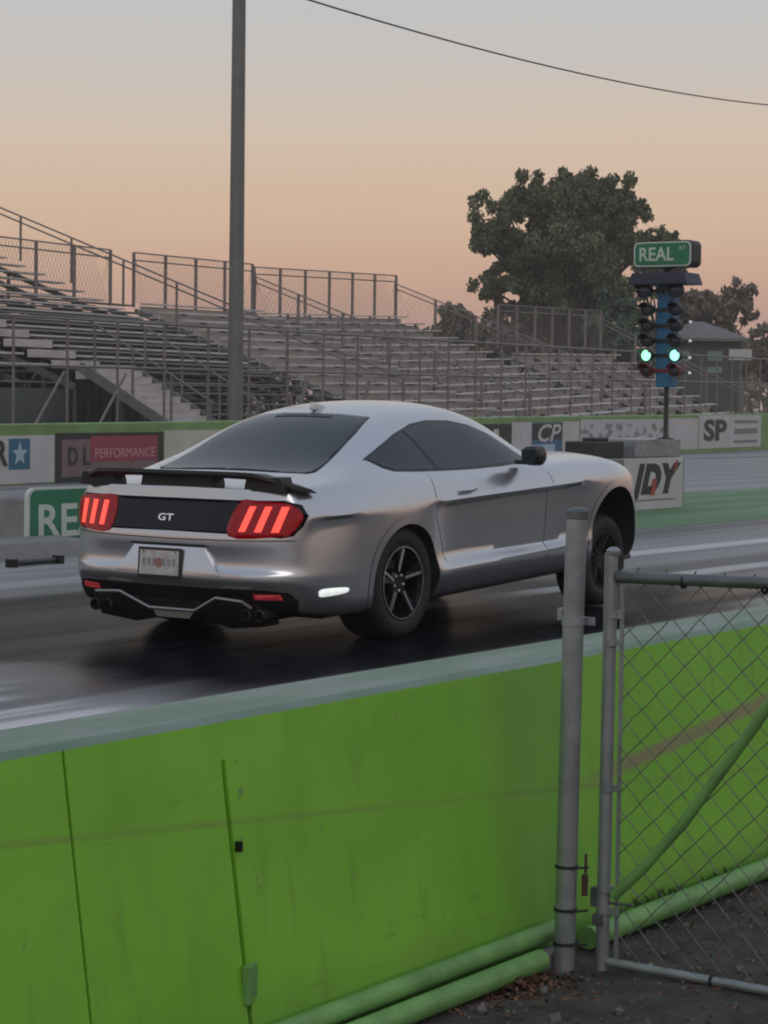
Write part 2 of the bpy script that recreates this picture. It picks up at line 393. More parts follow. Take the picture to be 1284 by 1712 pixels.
# ------------------------------------------------------------------ ground, track
def sheet(name, x0, x1, y0, y1, z, m, nx=1, ny=1):
    b = MB(); vs = [(x0+(x1-x0)*i/nx, y0+(y1-y0)*j/ny, z) for j in range(ny+1) for i in range(nx+1)]
    b.add(vs, [(j*(nx+1)+i, j*(nx+1)+i+1, (j+1)*(nx+1)+i+1, (j+1)*(nx+1)+i) for j in range(ny) for i in range(nx)])
    return tag(b.build(name, m), kind='structure')
sheet('ground', -600, 500, -120, 700, -.03, M['grass'])
sheet('track', -34, -3.05, -60, 420, 0.0, M['track'])
sheet('centre_strip', -16.3, -11.85, 21, 400, .004, M['strip'])
sheet('side_strip', -20.0, -16.1, -40, 20.5, .004, M['strip'])
# dirt verge on the spectators' side, slightly uneven
b = MB(); nx, ny = 60, 80; x0, x1, y0, y1 = -3.2, 3.0, 1.0, 14.0
def gz(x, y): return -.004 + .018*(noise.noise((x*2.2, y*2.2, 0))) + .008*noise.noise((x*9, y*9, 3)) + max(0, (-2.72-x))*.05
vs = [(x0+(x1-x0)*i/nx, y0+(y1-y0)*j/ny, gz(x0+(x1-x0)*i/nx, y0+(y1-y0)*j/ny)) for j in range(ny+1) for i in range(nx+1)]
b.add(vs, [(j*(nx+1)+i, j*(nx+1)+i+1, (j+1)*(nx+1)+i+1, (j+1)*(nx+1)+i) for j in range(ny) for i in range(nx)])
tag(b.build('dirt_verge', M['dirt'], smooth=True, angle=180), kind='structure')

# ------------------------------------------------------------------ near wall
def near_wall():
    b = MB()
    zs = [-.05, .02, .10, .25, .42, .60, .66, .715, .738]
    prof = [(-2.945+.15*(.75-z), z) for z in zs] + [(-2.968, .75), (-3.170, .75), (-3.19, .738), (-3.21, -.05)]
    st = [(-1.0, 0)]
    for yc, w in ((3.208, .004), (3.697, .0075)):
        st += [(yc-w, 0), (yc-w+.0008, 1), (yc+w-.0008, 1), (yc+w, 0)]
    st += [(4.6, 0), (6.0, 0), (9.0, 0), (30.0, 0)]
    vs = []
    for y, gv in st:
        for (x, z) in prof:
            dx = 0
            if gv and x > -2.956:
                lim = .735 if y < 3.4 else .655
                if z < lim: dx = -.03
            vs.append((x+dx, y, z))
    n = len(prof); fs = []
    for i in range(len(st)-1):
        for k in range(n-1): fs.append((i*n+k, i*n+k+1, (i+1)*n+k+1, (i+1)*n+k))
    fs += [tuple(range(n))[::-1], tuple((len(st)-1)*n+k for k in range(n))]
    b.add(vs, fs)
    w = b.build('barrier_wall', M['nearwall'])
    tag(w, 'lime green concrete barrier wall with worn grey-green top along the near side of the track', 'barrier')
    # latch plate that bridges the wider joint
    b = MB(); b.box((-2.852, 3.690, .185), (.018, .020, .085)); b.box((-2.858, 3.713, .190), (.008, .030, .075))
    b.build('joint_bracket', M['pipe_green'], w, bevel=.003)
    b = MB(); b.box((-2.893, 3.707, .475), (.012, .012, .022)); b.build('joint_pin', M['trim'], w)
    # chip in the paint near the top
    b = MB(); b.lathe([(0, 0), (.010, .0005), (.013, -.004)], (-2.9415, 4.60, .705), 'X', 9); b.build('anchor_hole', M['trim'], w)
    return w
near_wall()
b = MB(); b.tube([(-2.815, 1.0, .070), (-2.815, 3.2, .072), (-2.813, 4.95, .074)], .025, 14)
o = b.build('pipe', M['pipe_green'], smooth=True)
tag(o, 'upper of the two green pipes along the foot of the lime green wall', 'pipe', 'green pipes at the foot of the wall')
b = MB(); b.tube([(-2.760, 1.0, .034), (-2.758, 3.2, .035), (-2.755, 4.76, .036)], .028, 14)
o = b.build('pipe', M['pipe_green'], smooth=True)
tag(o, 'lower green pipe lying on the dirt left of the fence post', 'pipe', 'green pipes at the foot of the wall')
b = MB(); b.tube([(-2.765, 5.02, .040), (-2.768, 6.4, .036), (-2.77, 10.0, .035)], .030, 14)
o = b.build('pipe', M['pipe_green'], smooth=True)
tag(o, 'green pipe on the dirt seen behind the chain link gate', 'pipe', 'green pipes at the foot of the wall')
b = MB(); b.box((-2.79, 3.0, .012), (.045, 3.9, .05)); 
tag(b.build('concrete_footing', M['concrete'], bevel=.004), 'grey concrete footing strip between the two green pipes', 'footing')

# ------------------------------------------------------------------ fence post and gate
px, py = -2.728, 4.85
p = empty('fence_post', (px, py, 0)); tag(p, 'thick galvanized fence post with three black wire ties in front of the green wall', 'fence post')
lean = .010
b = MB(); b.tube([(-lean, 0, -.05), (0, 0, .9), (lean*.6, 0, 1.160)], .0268, 20); b.build('post', M['galv'], p, True)
b = MB(); b.lathe([(.0268, 1.142), (.0292, 1.144), (.0292, 1.162), (.020, 1.170), (0, 1.172)], (lean*.6, 0, 0), 'Z', 20); b.build('post_cap', M['galv_dark'], p, True)
for z in (.262, .152, .065):
    b = MB(); b.lathe([(.0262, -.004), (.0305, -.0035), (.0305, .0035), (.0262, .004)], (-lean+lean*z, 0, z), 'Z', 18)
    b.bar((.02, -.02, z), (.05, .012, z+.002), .005); b.build('wire_tie', M['tie'], p, True)
b = MB(); b.lathe([(.0262, -.012), (.0300, -.011), (.0300, .011), (.0262, .012)], (0, 0, .885), 'Z', 18); b.box((.036, .02, .885), (.03, .006, .02)); b.box((-.034, .0, .90), (.014, .02, .03))
b.build('hinge_clamp', M['galv'], p, True)
b = MB(); b.box((.034, .022, .215), (.012, .016, .055)); b.box((.036, .022, .27), (.006, .008, .05)); b.build('rusty_latch', M['rust'], p, bevel=.002)

gx, gy = -2.660, 4.93
g = empty('chain_link_gate', (gx, gy, 0)); tag(g, 'chain link gate of grey tube with a green diagonal brace, right of the thick post', 'gate')
GW = 1.15
b = MB(); b.tube([(-.012, 0, -.012), (-.006, 0, 1.055)], .0172, 16); b.build('hinge_stile', M['galv'], g, True)
b = MB(); b.lathe([(0.0172, 1.050), (.0185, 1.052), (.0185, 1.062), (.010, 1.070), (0, 1.071)], (0, 0, 0), 'Z', 16); b.build('stile_cap', M['galv'], g, True)
b = MB(); b.tube([(GW, -.05, .0), (GW, -.05, 1.03)], .0172, 16); b.build('latch_stile', M['galv'], g, True)
b = MB(); b.tube([(.014, .0, .995), (GW, -.03, 1.02)], .0150, 14); b.build('top_rail', M['galv_dark'], g, True)
b = MB(); b.tube([(.004, .0, .012), (GW, -.03, .012)], .0120, 14); b.build('bottom_rail', M['galv'], g, True)
b = MB(); b.box((.026, .003, .505), (.010, .005, 1.02)); b.build('tension_bar', M['galv'], g)
for z in (.90, .83, .46, .20, .145):
    b = MB(); b.lathe([(.0170, -.010), (.0198, -.009), (.0198, .009), (.0170, .010)], (-.012+.012*z, 0, z), 'Z', 14); b.box((.020, -.004, z), (.026, .006, .018))
    b.build('tension_band', M['galv'], g, True)
b = MB(); b.box((-.030, .0, .175), (.030, .02, .05)); b.box((-.018, -.01, .12), (.03, .02, .03)); b.tube([(.0, .0, .165), (.075, -.004, .168)], .004, 8); b.build('hinge', M['galv_dark'], g, bevel=.002)
b = MB(); b.tube([(.018, .0, .185), (.10, -.003, .265), (.21, -.005, .392), (.40, -.01, .655), (.62, -.016, .985)], .0145, 12); b.build('brace', M['pipe_green'], g, True)
# chain link fabric: two families of straight wires woven past each other, clipped to the frame
b = MB(); x0, x1, z0, z1 = .03, GW-.03, .024, 1.005; sp = .079
for fam in (1, -1):
    k = -20
    while k < 40:
        c0 = k*sp + (.0 if fam == 1 else .02)
        pts = []
        # line x = c0 + fam*(z-z0)
        ta, tb = z0, z1
        xa = lambda z: c0 + fam*(z-z0)
        if fam == 1: ta = max(ta, z0+(x0-c0)); tb = min(tb, z0+(x1-c0))
        else: ta = max(ta, z0+(c0-x1)); tb = min(tb, z0+(c0-x0))
        if tb-ta > .01:
            n = max(2, int((tb-ta)/(sp/2))+1); pp = []
            for i in range(n+1):
                z = ta+(tb-ta)*i/n; ph = (z-z0)/(sp/2)*pi
                jx = .0022*sin(ph*1.0+k)
                pp.append((xa(z)+jx, -.027*(xa(z)/GW) + fam*.0016 + .003*noise.noise((xa(z)*3, z*3, 1)), z))
            b.tube(pp, .00150, 5, False)
        k += 1
for i in range(int((x1-x0)/sp)):
    x = x0+sp*(i+.5); b.tube([(x-.004, -.01, .985), (x, 0, 1.018), (x+.006, -.004, 1.022)], .002, 5)
b.build('chain_link', M['wire'], g, True)
for z, x in ((.995, .20), (.995, .42), (.012, .3)):
    b = MB(); b.lathe([(.0150, -.004), (.0185, -.003), (.0185, .003), (.0150, .004)], (x, -.027*x/GW, z), 'X', 10); b.build('fabric_tie', M['tie'], g)

# ------------------------------------------------------------------ litter on the dirt
random.seed(11)
b = MB()
def leafquad(b, c, s, rot):
    m = rot.to_matrix(); vs = [Vector(c)+m @ Vector(v)*s for v in ((-1, 0, 0), (-.2, .45, .1), (1, 0, .15), (-.2, -.45, .1))]
    b.add(vs, [(0, 1, 2, 3)])
for i in range(900):
    r = abs(random.gauss(0, .095)); a = random.random()*2*pi
    x = -2.760 + r*cos(a)*.9; y = 4.62 + r*sin(a)*1.6
    if x < -2.80: continue
    leafquad(b, (x, y, gz(x, y)+.004+random.random()*.035*max(0, 1-r/.12)), random.uniform(.006, .016), Euler((random.uniform(-.8, .8), random.uniform(-.8, .8), random.random()*6.3)))
for i in range(700):
    x = random.uniform(-2.85, -1.9); y = random.uniform(3.9, 6.2)
    leafquad(b, (x, y, gz(x, y)+.004), random.uniform(.005, .012), Euler((random.uniform(-.4, .4), random.uniform(-.4, .4), random.random()*6.3)))
tag(b.build('dead_leaves', M['deadleaf']), 'brown dead leaves heaped by the foot of the fence post', 'leaf litter', kind='stuff')
b = MB()
for i in range(900):
    x = random.uniform(-2.78, -1.8); y = random.uniform(3.8, 7.5); s = random.uniform(.003, .010)*(2.2 if random.random() < .04 else 1)
    rot = Euler((random.random()*3, random.random()*3, random.random()*3)).to_matrix()
    vs = [Vector((x, y, gz(x, y)+s*.3))+rot @ Vector(v)*s for v in ((1, 0, 0), (-1, 0, 0), (0, .8, 0), (0, -.8, 0), (0, 0, .7), (0, 0, -.7))]
    b.add(vs, [(0, 2, 4), (2, 1, 4), (1, 3, 4), (3, 0, 4), (2, 0, 5), (1, 2, 5), (3, 1, 5), (0, 3, 5)])
tag(b.build('pebbles', M['stone']), 'small grey pebbles scattered over the dark dirt', 'pebbles', kind='stuff')
b = MB()
for i in range(2600):
    y = random.uniform(5.1, 8.5); x = -2.810+random.gauss(0, .018); h = random.uniform(.008, .045)*(1+.8*noise.noise((y*3, 0, 0))); h = max(h, .008)
    a = random.random()*6.3; l = h*random.uniform(.2, .8)
    b.add([(x-.0014, y, .02), (x+.0014, y+.001, .02), (x+l*.5*cos(a), y+l*.5*sin(a), .02+h*.7), (x+l*cos(a), y+l*sin(a), .02+h)], [(0, 1, 2), (0, 2, 3)])
for i in range(260):
    x = random.uniform(-2.74, -2.2); y = random.uniform(5.2, 7.2)
    if noise.noise((x*4, y*4, 9)) < .15: continue
    h = random.uniform(.01, .04); a = random.random()*6.3; z = gz(x, y)
    b.add([(x-.003, y, z), (x+.003, y+.002, z), (x+h*.5*cos(a), y+h*.5*sin(a), z+h*.7), (x+h*cos(a), y+h*sin(a), z+h)], [(0, 1, 2), (0, 2, 3)])
tag(b.build('weeds', M['weed']), 'low green weeds growing along the foot of the wall behind the gate', 'weeds', kind='stuff')

# ------------------------------------------------------------------ far side frame: a along the far wall, b away from the track
FO = Vector((-25.06, 25.8, 0)); FA = Vector((-.1376, .9905, 0)); FB = Vector((-.9905, -.1376, 0)); UP = Vector((0, 0, 1))
def FW(a, bb, z): return FO + FA*a + FB*bb + UP*z
def top_z(a): return .985 + .0050*a
# far wall
b = MB(); sta = [-14, 0, 14, 28, 42, 80]
vs = []
for a in sta:
    t = top_z(a); vs += [FW(a, 0, -.03), FW(a, 0, t-.02), FW(a, .02, t), FW(a, .28, t), FW(a, .32, -.03)]
fs = []
for i in range(len(sta)-1):
    for k in range(4): fs.append((i*5+k, i*5+k+1, (i+1)*5+k+1, (i+1)*5+k))
fs += [(0, 1, 2, 3, 4), tuple(len(sta)*5-5+k for k in range(5))]
b.add(vs, fs)
tag(b.build('barrier_wall', M['far_green']), 'long lime green barrier wall hung with sponsor banners beyond the far lane', 'barrier')
def banner(name, a0, a1, z0, z1, m, label, off=.0, border=None, group='sponsor banners on the far wall'):
    r = empty(name, FW(a0, -.012-off, 0)); r['_'] = 0; del r['_']
    inv = Vector(r.location)
    b = MB(); d = .010
    def bx(b, u0, u1, w0, w1, q0, q1):
        vs = [FW(a, q, z)-inv for a in (u0, u1) for q in (q0, q1) for z in (w0, w1)]
        b.add(vs, [(0, 1, 3, 2), (4, 6, 7, 5), (0, 4, 5, 1), (2, 3, 7, 6), (0, 2, 6, 4), (1, 5, 7, 3)])
    bx(b, a0, a1, z0, z1, -.012-off, -.004-off)
    b.build('panel', m, r)
    tag(r, label, 'banner', group)
    def sub(nm, u0, u1, w0, w1, mm, lift=.006):
        bb = MB(); bx(bb, u0, u1, w0, w1, -.012-off-lift, -.0125-off); return bb.build(nm, mm, r)
    def txt(nm, s, size, ac, zc, mm, width=None, lift=.007, **k):
        return text_mesh(nm, s, size, FW(ac, -.012-off-lift, zc)-inv, FA, UP, mm, r, .003, width=width, **k)
    return r, sub, txt, inv
r, sub, txt, inv = banner('banner', -1.6, 1.50, .02, .80, M['white'], 'white banner with a blue star box at the left end of the far wall')
sub('star_box', .22, .80, .25, .75, M['blue'])
b = MB(); pts = []
for i in range(10):
    rr = .20 if i % 2 == 0 else .085; t = pi/2+i*pi/5; pts.append((.51+1.1*rr*cos(t), .50+rr*sin(t)))
b.prism(pts, lambda u, v, d: FW(u, d, v)-inv, -.0265, -.0190); b.build('star', M['skyblue'], r)
sub('letter_box', -.9, .17, .30, .70, M['cream'])
txt('lettering', 'R', .55, -.02, .50, M['ink'], lift=.013, bold=.02)
r, sub, txt, inv = banner('banner', 1.53, 4.88, .0, .83, M['black'], 'dark framed red banner lettered PERFORMANCE behind the car spoiler')
sub('grey_field', 1.70, 4.68, .09, .72, M['greyred']); sub('red_field', 2.55, 4.66, .34, .77, M['red'], .012)
txt('lettering', 'PERFORMANCE', .24, 3.62, .47, M['pink'], width=1.9, lift=.016)
txt('emblem', 'D', .42, 2.02, .42, M['ink'], lift=.013, bold=.015); txt('emblem', 'L', .42, 2.42, .42, M['ink'], lift=.013, bold=.015)
banner('banner', 4.92, 9.4, .02, .86, M['cream'], 'plain cream banner beside the red one, mostly hidden by the car roof')
banner('banner', 9.5, 18.6, .02, .90, M['white'], 'long white banner hidden for the most part behind the car cabin')
r, sub, txt, inv = banner('banner', 18.7, 20.78, .15, .92, M['black'], 'small black banner just behind the car door mirror')
sub('pale_stripe', 19.7, 20.0, .35, .80, M['cream'])
banner('banner', 20.82, 22.06, .12, .96, M['white'], 'narrow pinkish white banner between two dark banners')
r, sub, txt, inv = banner('banner', 22.10, 24.10, .20, .95, M['blue'], 'black and blue banner with big white letters right of the mirror')
sub('black_field', 22.13, 24.06, .52, .92, M['black'])
txt('lettering', 'CP', .62, 23.05, .66, M['white'], width=1.55, shear=.3, lift=.013, bold=.01)
sub('pale_field', 22.4, 23.6, .22, .40, M['skyblue'])
banner('banner', 24.15, 25.30, .10, .97, M['white'], 'blank white banner between the blue banner and the sketched one', off=.0)
r, sub, txt, inv = banner('banner', 25.40, 32.45, .12, 1.02, M['sketch'], 'pale banner with a grey tree-like drawing behind the start light tower')
banner('banner', 32.50, 35.1, .12, 1.04, M['white'], 'blank pale banner just right of the start light tower pole')
r, sub, txt, inv = banner('banner', 35.20, 41.60, .12, 1.14, M['white'], 'white banner with bold black SP letters at the right end of the far wall')
txt('lettering', 'SP', .86, 36.75, .64, M['ink'], width=2.3, bold=.035)
for i, (z, h) in enumerate(((.93, .10), (.63, .17), (.30, .09))): sub('text_line', 38.7, 41.2, z-h/2, z+h/2, M['grey_ink'])
b = MB()

# ------------------------------------------------------------------ centre barrier, signs
b = MB()
def wb(b, x0, x1, y0, y1, z0, z1): b.box(((x0+x1)/2, (y0+y1)/2, (z0+z1)/2), (x1-x0, y1-y0, z1-z0))
wb(b, -14.95, -14.03, 25.2, 28.05, -.02, .70)
tag(b.build('concrete_block', M['concrete'], bevel=.03), 'large grey concrete block between the lanes carrying the white JDY sign', 'block')
b = MB(); wb(b, -14.9, -14.25, 27.0, 28.35, .70, .955)
tag(b.build('equipment_box', M['galv'], bevel=.015), 'flat grey box on the concrete block under the start light tower', 'box')
b = MB(); wb(b, -14.75, -14.3, 25.9, 26.75, .70, .93); wb(b, -14.6, -14.4, 26.1, 26.5, .93, .98)
tag(b.build('control_unit', M['black'], bevel=.02), 'dark control unit on the block left of the tower foot', 'control unit')
sg = empty('sponsor_sign', (-14.02, 26.22, 0)); tag(sg, 'white sponsor board with slanted black and red JDY letters on the concrete block', 'sign')
b = MB(); b.box((.004, .865, .355), (.02, 1.73, .70)); b.build('board', M['white'], sg, bevel=.004)
RT = (0, 1, 0)
text_mesh('lettering', 'JDY', .52, (.0145, .84, .40), RT, UP, M['ink'], sg, .004, shear=.32, bold=.034, width=1.52, space=1.12)
b = MB(); b.prism([(.74, .20), (.86, .20), (.93, .42), (.81, .42)], lambda u, v, d: Vector((d, u, v)), .0215, .0250); b.build('red_accent', M['redink'], sg)
b = MB(); b.prism([(1.42, .52), (1.50, .66), (1.56, .66), (1.48, .52)], lambda u, v, d: Vector((d, u, v)), .0215, .0250)
b.build('red_accent', M['redink'], sg)
b = MB(); b.box((.017, .85, .135), (.004, 1.3, .018)); b.build('text_line', M['grey_ink'], sg)

def rounded(w, h, r, n=5):
    pts = []
    for cx, cy, a0 in ((w/2-r, h/2-r, 0), (-w/2+r, h/2-r, 90), (-w/2+r, -h/2+r, 180), (w/2-r, -h/2+r, 270)):
        for i in range(n+1):
            a = R(a0+90*i/n); pts.append((cx+r*cos(a), cy+r*sin(a)))
    return pts
b = MB(); wb(b, -14.9, -14.05, 14.85, 17.2, -.02, .50)
tag(b.build('concrete_block', M['concrete'], bevel=.03), 'grey concrete block between the lanes behind the green sign and the car', 'block')
sg = empty('sponsor_sign', (-14.02, 15.46, .30)); tag(sg, 'green sign with rounded corners and white letters RE partly hidden by the car', 'sign')
fn = lambda u, v, d: Vector((d, u, v))
b = MB(); b.prism(rounded(1.42, .60, .09), fn, .0, .05); b.build('border', M['signwhite'], sg)
b = MB(); b.prism(rounded(1.37, .56, .08), fn, .0505, .056); b.build('face', M['signgreen'], sg)
text_mesh('lettering', 'REAL', .42, (.057, -.04, -.02), RT, UP, M['signwhite'], sg, .004, bold=.008, width=1.12)
b = MB(); b.prism([(0, -.02), (.48, -.02), (.40, .15), (.05, .17)], lambda u, v, d: Vector((-13.72+u-.24, d, v)), 11.9, 15.05)
tag(b.build('concrete_kerb', M['concrete'], bevel=.02), 'low grey concrete kerb in front of the green sign at the left edge', 'kerb')
b = MB(); b.tube([(-13.0, 13.5, .03), (-13.02, 14.15, .03)], .025, 10); b.box((-13.0, 13.53, .035), (.09, .06, .07)); b.box((-13.02, 14.12, .035), (.09, .06, .07))
tag(b.build('shadow_bar', M['trim']), 'low black bar put in for the dark shadow line before the kerb', 'shadow bar')  # black bar added where only the kerb's shadow line lies

# ------------------------------------------------------------------ start light tower
tx, ty = -14.12, 27.62
T = empty('start_light_tower', (tx, ty, .955)); tag(T, 'blue drag racing start light tower with green lamps lit under a green REAL sign', 'start light')
b = MB(); b.lathe([(.12, 0), (.12, .015), (.045, .03), (.034, .06), (.034, .80)], n=16); b.build('pole', M['tie'], T, True)
b = MB(); b.box((0, 0, 1.455), (.25, .20, 1.47)); b.build('column', M['teal'], T, bevel=.015)
b = MB(); b.prism([(-.46, .0), (.46, .0), (.40, .16), (-.40, .16)], lambda u, v, d: Vector((u, d, 2.13+v)), -.34, .14); b.build('top_hood', M['navy'], T, bevel=.01)
zr = dict(pre=2.05, a1=1.79, a2=1.57, a3=1.36, gr=1.16, rd=.95)
def lamp(x, z, r, hoodm, lensm, y=-.20):
    b = MB(); b.lathe([(.0, .10), (r*.9, .10), (r*1.05, .03), (r*1.05, -.02), (r*.95, -.025), (r*.9, .0)], (x, y, z), 'Y', 18); b.box((x*.55, y+.10, z), (abs(x)*.95+.02, .04, .05))
    L = b.build('lamp', hoodm, T, True)
    b = MB(); b.lathe([(0, -.030), (r*.5, -.026), (r*.9, -.005)], (x, y, z), 'Y', 18); b.build('lens', lensm, L, True)
    b = MB(); n = 12; vs = []
    for i in range(n+1):
        a = R(20+140*i/n)
        for rr, yy in ((r*1.06, 0), (r*1.10, -.09-.03*sin(a))): vs.append((x+rr*cos(a), y+yy, z+rr*sin(a)))
        for rr, yy in ((r*1.12, 0), (r*1.16, -.09-.03*sin(a))): vs.append((x+rr*cos(a), y+yy, z+rr*sin(a)))
    fs = []
    for i in range(n):
        o = i*4; q = o+4; fs += [(o, o+1, q+1, q), (o+2, q+2, q+3, o+3), (o+1, o+3, q+3, q+1), (o, q, q+2, o+2)]
    b.add(vs, fs); b.build('visor', hoodm, L, True)
for s in (-1, 1):
    x = .22*s
    lamp(x-.05*(s < 0), zr['pre'], .10, M['navy'], M['lensoff'], -.22)
    for k in ('a1', 'a2', 'a3'): lamp(x, zr[k], .085, M['hood_dark'], M['lensoff'])
    lamp(x, zr['gr'], .085, M['hood_dark'], M['lensgreen'] if s < 0 else M['lensgreen2'])
    lamp(x, zr['rd'], .085, M['hood_red'], M['lensoff'])
for z in (1.62, 1.36, 1.13, .92):
    b = MB(); b.lathe([(0, .035), (.014, .03), (.02, .012), (.02, 0)], (.36, -.05, z), 'X', 12); o = b.build('side_bulb', M['bulb'], T, True)
    b = MB(); b.bar((.12, -.05, z), (.36, -.05, z), .014); b.build('bulb_arm', M['hood_dark'], o)
sgn = MB(); sgn.prism(rounded(.93, .37, .08), lambda u, v, d: Vector((u, d, 2.62+v-.07)), -.20, .05); S1 = sgn.build('sign_box', M['hood_dark'], T)
b = MB(); b.prism(rounded(.88, .34, .07), lambda u, v, d: Vector((u, d, 2.55+v)), -.208, -.2005); b.build('sign_border', M['signwhite'], S1)
b = MB(); b.prism(rounded(.83, .30, .06), lambda u, v, d: Vector((u, d, 2.55+v)), -.214, -.2085); b.build('sign_face', M['signgreen'], S1)
text_mesh('lettering', 'REAL', .26, (-.09, -.2145, 2.54), (1, 0, 0), UP, M['signwhite'], S1, .004, bold=.004, width=.53)
text_mesh('small_lettering', 'RT', .08, (.31, -.2145, 2.62), (1, 0, 0), UP, M['signwhite'], S1, .004)
b = MB(); b.box((0, 0, 2.33), (.10, .10, .12)); b.build('sign_bracket', M['navy'], T)

# ------------------------------------------------------------------ spectator fence in front of the stands
fr = empty('spectator_fence', FW(-9, 2.5, 0)); tag(fr, 'tall grey spectator fence of posts and two rails in front of the stands', 'fence')
inv = Vector(fr.location)
a = -8.1
while a < 62:
    b = MB(); b.tube([FW(a, 2.5, 0)-inv, FW(a, 2.5, 2.86+.006*a)-inv], .028, 8); b.build('post', M['rail'], fr, True); a += 1.7
for z, nm in ((2.86, 'top_rail'), (1.97, 'middle_rail')):
    b = MB(); b.tube([FW(-9, 2.5, z-.05)-inv, FW(62, 2.5, z+.006*62)-inv], .028, 8); b.build(nm, M['rail'], fr, True)
for a0, a1 in ((3.9, 5.4), (6.0, 7.5), (-4.7, -3.0), (14.1, 14.9), (17.2, 18.0)):
    b = MB(); b.tube([FW(a0, 2.5, .3 if a0 < 10 else .2)-inv, FW(a1, 2.5, 1.9)-inv], .026 if a0 < 10 else .05, 8); b.build('brace', M['rail'] if a0 < 10 else M['frame'], fr, True)

# ------------------------------------------------------------------ bleachers
def bleacher(a0, a1, b0, b1, zf, slope, label, riser=True, shear=0.0, left_rail=False, right_rail=True, back_rail=True, gap=None, seatm='alu', legs=True, rail_h=1.02, start_row=0, spots=False):
    root = empty('bleacher', FW(a0, b0, 0)); inv = Vector(root.location); tag(root, label, 'bleacher', 'metal spectator bleachers')
    P = lambda a, bb, z: FW(a, bb, z+shear*(a-a0))-inv
    tread = .66; n = int((b1-b0)/tread); segs = [(a0, a1)] if not gap else [(a0, gap[0]), (gap[1], a1)]
    def bx(b, u0, u1, q0, q1, w0, w1):
        vs = [P(a, q, z) for a in (u0, u1) for q in (q0, q1) for z in (w0, w1)]
        b.add(vs, [(0, 1, 3, 2), (4, 6, 7, 5), (0, 4, 5, 1), (2, 3, 7, 6), (0, 2, 6, 4), (1, 5, 7, 3)])
    for i in range(start_row, n):
        bb = b0+i*tread; z = zf+slope*(bb-b0)
        b = MB()
        for u0, u1 in segs: bx(b, u0, u1, bb+.33, bb+.62, z-.045, z)
        b.build('seat_board', M[seatm], root)
        b = MB()
        for u0, u1 in segs:
            bx(b, u0, u1, bb-.02, bb+.30, z-.44, z-.40)
            if riser: bx(b, u0, u1, bb+.62, bb+.645, z-.40, z-.40+slope*tread-.02); bx(b, u0, u1, bb+.60, bb+.62, z-.215, z-.085)
        if spots:  # dark boxes built in place of bracket shadows on the risers
            b.cur = 1
            for u0, u1 in segs:
                u = u0+.6+(i % 2)*.7
                while u < u1-.3:
                    bx(b, u-.07, u+.07, bb+.30, bb+.325, z-.20, z-.02); u += 1.45
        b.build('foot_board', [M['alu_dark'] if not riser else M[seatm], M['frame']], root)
    # raking stringers and legs
    b = MB(); u = a0+.1; m = max(2, int((a1-a0)/1.9))
    for k in range(m+1):
        u = a0+.08+(a1-a0-.16)*k/m; s0 = b0+start_row*tread
        b.bar(P(u, s0, zf-.52+slope*(s0-b0)), P(u, b1, zf-.52+slope*(b1-b0)), .06, .14)
        q = s0
        while q <= b1+.01:
            zt = zf-.55+slope*(q-b0)
            if zt > .1: b.bar(P(u, q, -shear*(u-a0)), P(u, q, zt), .07)
            q += 2.2
        if k < m:
            q = s0+2.2
            while q <= b1:
                u2 = a0+.08+(a1-a0-.16)*(k+1)/m; b.bar(P(u, q, .1), P(u2, q, zf-.6+slope*(q-b0)), .04); q += 4.4
    b.build('support_frame', M['frame'], root)
    zb = zf+slope*(b1-b0)-.42
    def rail(pts, nm, H1=None):
        H1 = H1 or rail_h+.25
        b = MB()
        for i in range(len(pts)-1):
            p, q = Vector(pts[i]), Vector(pts[i+1])
            for h in (H1, H1*.86): b.tube([P(p.x, p.y, p.z+h), P(q.x, q.y, q.z+h)], .022, 6)
            L = (q-p).length; nn = max(1, round(L/1.75))
            for k in range(nn+1):
                r = p+(q-p)*k/nn; b.tube([P(r.x, r.y, r.z), P(r.x, r.y, r.z+H1)], .05, 6)
            nw = int(L/.16)
            for k in range(nw):
                r = p+(q-p)*k/nw; r2 = p+(q-p)*min(1, (k+5)/nw); r3 = p+(q-p)*max(0, (k-5)/nw)
                b.bar(P(r.x, r.y, r.z+.1), P(r2.x, r2.y, r2.z+H1), .005); b.bar(P(r.x, r.y, r.z+.1), P(r3.x, r3.y, r3.z+H1), .0055)
        b.build(nm, M['rail'], root, True)
    if back_rail: rail([(a0, b1, zb), (a1, b1, zb)], 'back_rail', 1.56)
    if right_rail: rail([(a1-.04, b1, zb), (a1-.04, b0+start_row*tread, zf+slope*start_row*tread-.42)], 'end_rail')
    if left_rail: rail([(a0+.04, b1, zb), (a0+.04, b0+start_row*tread, zf+slope*start_row*tread-.42)], 'end_rail')
    return root, P
sl = .37
S1, P1 = bleacher(-14, 22.4, 4.0, 20.6, .96, sl, 'tallest bleacher at the left with a pale stair running down through its rows', riser=False, right_rail=False, gap=(12.2, 14.3), start_row=5, back_rail=False)
